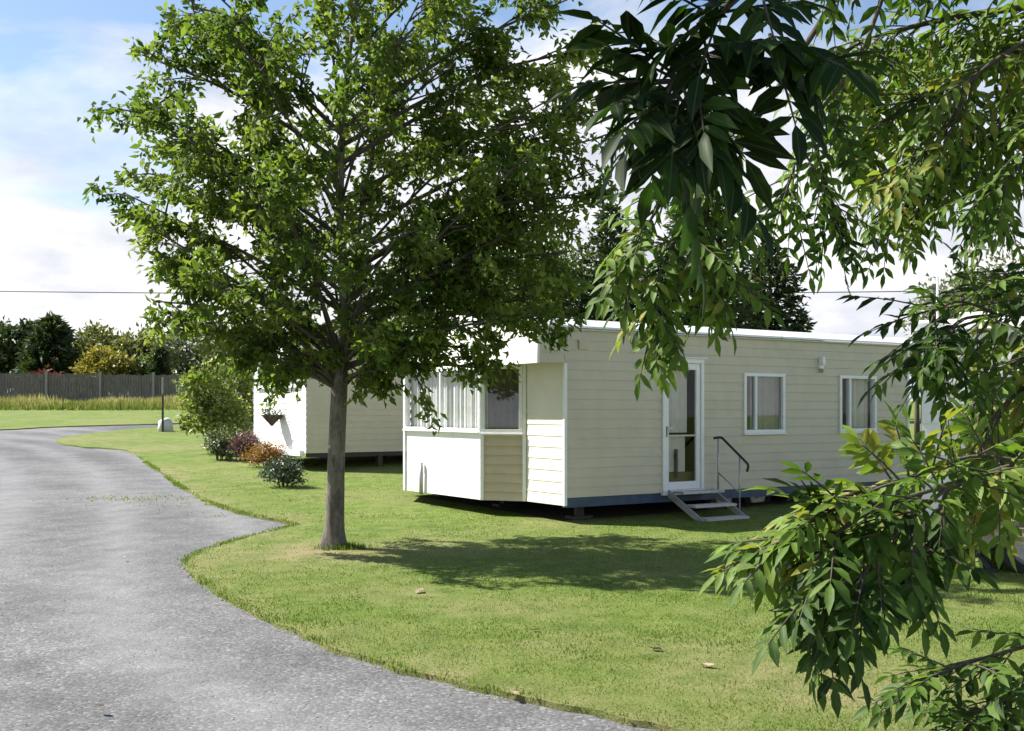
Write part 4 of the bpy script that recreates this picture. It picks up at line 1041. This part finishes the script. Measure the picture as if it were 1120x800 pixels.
# C: separate hanging leaves right of it
ash_branch([B0, (950, 40, 2.9), (885, 140, 2.85), (862, 205, 2.8)], .008, 16, 0.049, 5, .45, .45, .19, .5, .8)
ash_branch([(885, 140, 2.85), (900, 190, 2.82), (905, 225, 2.8)], .005, 8, 0.048, 5, .4, .2, .18, .5, .9)
# D: large mass top right
D0 = (1300, -40, 3.1); limb(2.3, P(*D0), .024)
ash_branch([D0, (1160, 0, 3.1), (1040, 20, 3.05), (960, 40, 3.0), (915, 60, 2.95)], .014, 70, 0.051, 4, .7, .15, .17, .35)
ash_branch([(1160, 0, 3.1), (1080, 70, 3.05), (1000, 110, 3.0), (945, 150, 2.95)], .009, 62, 0.050, 4, .72, .1, .17, .35)
ash_branch([(1160, 0, 3.1), (1110, 110, 3.1), (1050, 170, 3.05), (1010, 215, 3.0)], .009, 58, 0.050, 4, .6, .1, .17, .4)
ash_branch([D0, (1210, 90, 3.2), (1120, 150, 3.2), (1075, 220, 3.15)], .009, 50, 0.050, 4, .5, .15, .17, .4)
ash_branch([D0, (1220, -60, 2.9), (1100, -50, 2.9), (1000, -60, 2.85), (900, -40, 2.8)], .012, 54, 0.053, 4, .6, .15, .18, .35)
ash_branch([(1080, 70, 3.05), (1040, 120, 3.4), (990, 180, 3.4), (975, 225, 3.4)], .006, 37, 0.050, 4, .4, .1, .17, .4)
ash_branch([D0, (1200, 20, 3.6), (1090, 60, 3.7), (1000, 60, 3.7), (930, 90, 3.7)], .009, 62, 0.053, 4, .45, .15, .18, .35)
# E: right middle
E0 = (1320, 260, 2.9); limb(1.9, P(*E0), .018)
ash_branch([E0, (1210, 300, 2.8), (1162, 330, 2.7), (1092, 345, 2.65), (1032, 362, 2.6)], .009, 29, 0.051, 4, .5, .2, .17, .4, .9)
ash_branch([(1092, 345, 2.65), (1052, 350, 2.62), (1027, 375, 2.6)], .005, 8, 0.056, 4, .25, .2, .18, .35)
ash_branch([(1092, 345, 2.65), (1052, 330, 2.62), (1022, 340, 2.6)], .004, 10, 0.054, 4, .25, .2, .17, .1)
ash_branch([E0, (1200, 360, 2.75), (1152, 400, 2.65), (1092, 450, 2.6), (1072, 500, 2.55)], .009, 38, 0.049, 4, .85, .15, .16, .4)
ash_branch([(1200, 360, 2.75), (1172, 430, 2.65), (1122, 480, 2.6), (1092, 530, 2.6)], .007, 26, 0.049, 4, .8, .15, .16, .45)
ash_branch([(1200, 360, 2.75), (1172, 370, 2.6), (1122, 390, 2.55)], .006, 18, 0.051, 4, .85, .2, .16, .2)
ash_branch([(1200, 360, 2.75), (1162, 350, 2.9), (1102, 380, 2.95), (1072, 430, 2.95)], .007, 25, 0.051, 4, .75, .15, .16, .35)
ash_branch([(1200, 360, 2.75), (1192, 420, 3.0), (1152, 450, 3.1), (1112, 470, 3.1)], .007, 31, 0.051, 4, .9, .15, .16, .25)
ash_branch([E0, (1200, 280, 3.1), (1162, 290, 3.2), (1102, 300, 3.2)], .007, 31, 0.051, 4, .55, .15, .17, .35)
ash_branch([D0, (1190, 60, 2.7), (1152, 130, 2.65), (1102, 200, 2.6)], .008, 31, 0.051, 4, .6, .2, .16, .4)
ash_branch([D0, (1150, 30, 2.75), (1060, 90, 2.7), (1042, 140, 2.7), (1007, 170, 2.7)], .008, 40, 0.051, 4, .75, .2, .16, .35)
ash_branch([(1160, 0, 3.1), (1060, 40, 3.2), (980, 70, 3.3), (942, 100, 3.3)], .008, 40, 0.051, 4, .65, .15, .16, .35)
# F: lower spray in front of the lawn
F0 = (1330, 430, 2.5); limb(1.45, P(*F0), .012)
ash_branch([F0, (1190, 480, 2.2), (1120, 505, 2.05), (1040, 530, 1.95), (970, 550, 1.9), (905, 565, 1.87)], .007, 28, .050, 4, .7, .35, .12, .05, .9)
ash_branch([(1040, 530, 1.95), (995, 570, 1.9), (960, 605, 1.85), (945, 630, 1.82)], .004, 14, .052, 4, .35, .1, .12, .25, .8)
ash_branch([(1040, 530, 1.95), (1015, 580, 1.98), (995, 610, 1.95)], .004, 10, .052, 4, .35, .1, .12, .25, .8)
ash_branch([(970, 550, 1.9), (920, 580, 1.86), (898, 615, 1.84), (896, 640, 1.82)], .004, 12, .054, 4, .25, .15, .125, .3)
ash_branch([(970, 550, 1.9), (920, 555, 1.88), (880, 578, 1.86), (855, 592, 1.86)], .004, 11, .050, 4, .7, .1, .11, .1)
ash_branch([(1120, 505, 2.05), (1060, 500, 2.05), (990, 525, 2.0), (935, 540, 2.0)], .004, 20, .048, 4, .85, .1, .12, -.1)
# G: bottom right
G0 = (1340, 640, 2.7); limb(.95, P(*G0), .012)
ash_branch([G0, (1220, 680, 2.5), (1130, 705, 2.4), (1070, 722, 2.35), (1025, 738, 2.3)], .007, 26, 0.049, 4, .4, .3, .14, .15, .9)
ash_branch([(1220, 680, 2.5), (1150, 740, 2.4), (1100, 765, 2.35), (1060, 785, 2.3)], .006, 26, 0.049, 4, .45, .2, .14, .15, .9)
ash_branch([G0, (1250, 780, 2.3), (1150, 805, 2.25), (1090, 815, 2.2)], .006, 23, 0.049, 4, .45, .3, .14, .1, .9)
_shade_branch = catmull([Vector((2.55, 3.0, 3.4)), Vector((1.2, 2.2, 3.5)), Vector((.2, 1.75, 3.0)), Vector((-.75, 1.5, 2.75))], 6)  # added branch above the view, set sunward to shade spray A
at_.tube([c - AB for c in _shade_branch], list(np.linspace(.03, .004, len(_shade_branch))), 6)
for _ in range(120):
    b = _shade_branch[random.randint(8, len(_shade_branch) - 1)]
    dv = Vector((random.gauss(0, .7), random.gauss(0, .7), random.gauss(.1, .3))).normalized()
    b2 = b + Vector((random.gauss(0, .22), random.gauss(0, .2), abs(random.gauss(.05, .2))))
    at_.tube([b - AB, b2 - AB], [.004, .002], 4, cap=False); compound(b2, b2 + dv * .2, .08, 4, random.gauss(.45, .15))
# canopy overhead and to the side (above and right of the picture), which shades the near sprays
for _ in range(34):
    x0 = random.uniform(-.9, 2.6); y0 = random.uniform(.9, 4.4)
    zmin = H + .375 * y0 + .6
    s_ = Vector((2.55, 3.0, random.uniform(2.8, 4.6))); e = Vector((x0, y0, zmin + random.uniform(0, 1.5)))
    m_ = s_.lerp(e, .55) + Vector((0, 0, .3)); m_.z = max(m_.z, H + .375*m_.y + .45)
    cv = catmull([s_, m_, e], 6); at_.tube([c - AB for c in cv], list(np.linspace(.025, .003, len(cv))), 6)
    for k in range(15):
        f = .3 + .7 * random.random(); i = min(len(cv)-2, int(f*(len(cv)-1))); b = cv[i]
        if b.z < H + .375*b.y + .5: continue
        dv = Vector((random.gauss(0, .7), random.gauss(0, .7), random.gauss(-.1, .3))).normalized(); compound(b, b + dv * .22, .085, 4, random.gauss(.45, .15))
for _ in range(10):
    y0 = random.uniform(1.5, 5.0); x0 = random.uniform(.72*y0 + .3, 4.8); e = Vector((x0, y0, random.uniform(1.2, 3.6))); s_ = Vector((2.55, 3.0, random.uniform(1.6, 4.0)))
    cv = catmull([s_, s_.lerp(e, .5) + Vector((0, 0, .2)), e], 6); at_.tube([c - AB for c in cv], list(np.linspace(.02, .003, len(cv))), 6)
    for k in range(12):
        b = cv[random.randint(3, len(cv)-1)]
        if b.x < .55*b.y + .2: continue
        dv = Vector((random.gauss(0, .7), random.gauss(0, .7), random.gauss(-.3, .3))).normalized(); compound(b, b + dv * .22, .08, 4, random.gauss(.5, .15))
at_.build('trunk', M['bark_dark'], ash, True)
print('ash leaflets', vcount // 8)
ash_crown = mesh_np('crown', np.array([tuple(v) for v in AV]), np.array(AF4), M['ash_leaf'], ash, AT4 + AT3, True, tris=np.array(AF3))

_a = ash_crown.data.attributes.new('rib', 'FLOAT', 'POINT'); _a.data.foreach_set('value', [0, 1, 0, 1, 1, 0, 1, 0] * (vcount // 8))
# fallen leaves lying on the lawn and at the road's edge
def fallen(px, py, s, t, label):
    c = G(px, py); mb = MB(); a = random.uniform(0, 6.28); L, W_ = s, s * .5
    R_ = Matrix.Rotation(a, 3, 'Z'); pts = [(0, 0, 0), (.3*L, .5*W_, .25*W_), (.35*L, 0, .05*W_), (.3*L, -.5*W_, .3*W_), (.7*L, .4*W_, .3*W_), (.72*L, 0, .1*W_), (.7*L, -.4*W_, .15*W_), (L, 0, .35*W_)]
    mb.add([R_ @ Vector(v) for v in pts], [(0, 2, 1), (0, 3, 2), (1, 2, 5, 4), (2, 3, 6, 5), (4, 5, 7), (5, 6, 7)])
    o = mb.build('fallen_leaf', M['dead_leaf'], None, True); o.location = c + Vector((0, 0, .045))
    at = o.data.attributes.new('tint', 'FLOAT', 'FACE'); at.data.foreach_set('value', [t]*6)
    return tag(o, label, 'leaf', 'fallen leaves on the grass and the road edge')
fallen(725, 720, .10, .0, 'dark curled fallen leaf lying on the lawn beside a paler one')
fallen(765, 736, .10, .72, 'pale dry fallen leaf on the lawn near the worn patch')
fallen(455, 655, .14, .72, 'pale fallen leaf on the lawn below the tree')
fallen(590, 697, .07, .2, 'small dark fallen leaf in the middle of the lawn')
fallen(567, 770, .08, .72, 'whitish fallen leaf at the edge between gravel and lawn')
fallen(137, 615, .08, .72, 'whitish fallen leaf lying out on the grey gravel')
fallen(105, 781, .07, .0, 'dark fallen leaf on the nearest gravel by the bottom edge')

# ------------------------------------------------------------------ light, sky, camera
SUN_H = Vector((-.955, .297)).normalized(); EL = math.radians(47)
sd = Vector((SUN_H.x*math.cos(EL), SUN_H.y*math.cos(EL), math.sin(EL)))
ld = bpy.data.lights.new('sun', 'SUN'); ld.energy = 5.0; ld.angle = math.radians(.55); ld.color = (1.0, .955, .88)
lo = bpy.data.objects.new('sun', ld); COL.objects.link(lo); lo.rotation_euler = sd.to_track_quat('Z', 'Y').to_euler(); lo.location = (0, 0, 30)
w = bpy.data.worlds.new('World'); SC.world = w; w.use_nodes = True; nt = w.node_tree; nt.nodes.clear()
out = nt.nodes.new('ShaderNodeOutputWorld'); bg = nt.nodes.new('ShaderNodeBackground'); bg.inputs['Strength'].default_value = .075
sky = nt.nodes.new('ShaderNodeTexSky'); sky.sky_type = 'NISHITA'; sky.sun_disc = False; sky.sun_elevation = EL; sky.sun_rotation = math.atan2(sd.x, sd.y)
sky.air_density = 1.0; sky.dust_density = .6; sky.ozone_density = 1.6
tc = nt.nodes.new('ShaderNodeTexCoord'); sep = nt.nodes.new('ShaderNodeSeparateXYZ'); nt.links.new(tc.outputs['Generated'], sep.inputs[0])
mp = nt.nodes.new('ShaderNodeMapping'); mp.inputs['Scale'].default_value = (1, 1, 2.6); mp.inputs['Location'].default_value = (4.1, .7, -.6)
nt.links.new(tc.outputs['Generated'], mp.inputs['Vector'])
n1 = noise_n(nt, mp.outputs[0], 3.4, 9, .56, .25)
# more cloud low down, open blue higher up
m1 = nt.nodes.new('ShaderNodeMath'); m1.operation = 'MULTIPLY_ADD'; nt.links.new(sep.outputs[2], m1.inputs[0]); m1.inputs[1].default_value = -1.3; m1.inputs[2].default_value = .43
m2 = nt.nodes.new('ShaderNodeMath'); m2.operation = 'ADD'; nt.links.new(n1.outputs['Fac'], m2.inputs[0]); nt.links.new(m1.outputs[0], m2.inputs[1])
cr = rampnode(nt, [(.46, (0, 0, 0)), (.66, (1, 1, 1))]); nt.links.new(m2.outputs[0], cr.inputs[0])
n2 = noise_n(nt, mp.outputs[0], 6.5, 7, .55)
cc = rampnode(nt, [(.36, (4.3, 4.45, 5.0)), (.58, (6.6, 6.6, 6.75))]); nt.links.new(n2.outputs['Fac'], cc.inputs[0])
nt.links.new(mixc(nt, cr.outputs[0], sky.outputs[0], cc.outputs[0]), bg.inputs['Color'])
nt.links.new(bg.outputs[0], out.inputs[0])

cam = bpy.data.cameras.new('camera'); co = bpy.data.objects.new('camera', cam); COL.objects.link(co)
co.location = (0, 0, H); co.rotation_euler = (PI/2, 0, 0)
cam.sensor_fit = 'HORIZONTAL'; cam.sensor_width = 36; cam.lens = F / 1120 * 36; cam.shift_y = (HZ - 400) / 1120
cam.clip_start = .05; cam.clip_end = 3000
SC.camera = co
vs_ = SC.view_settings; vs_.view_transform = 'Standard'; vs_.look = 'None'; vs_.gamma = 1; vs_.exposure = 1.22
try: vs_.use_curve_mapping = False
except Exception: pass
SC.render.engine = 'CYCLES'
SC.cycles.use_denoising = True
SC.cycles.max_bounces = 8; SC.cycles.transparent_max_bounces = 12; SC.cycles.sample_clamp_indirect = 8
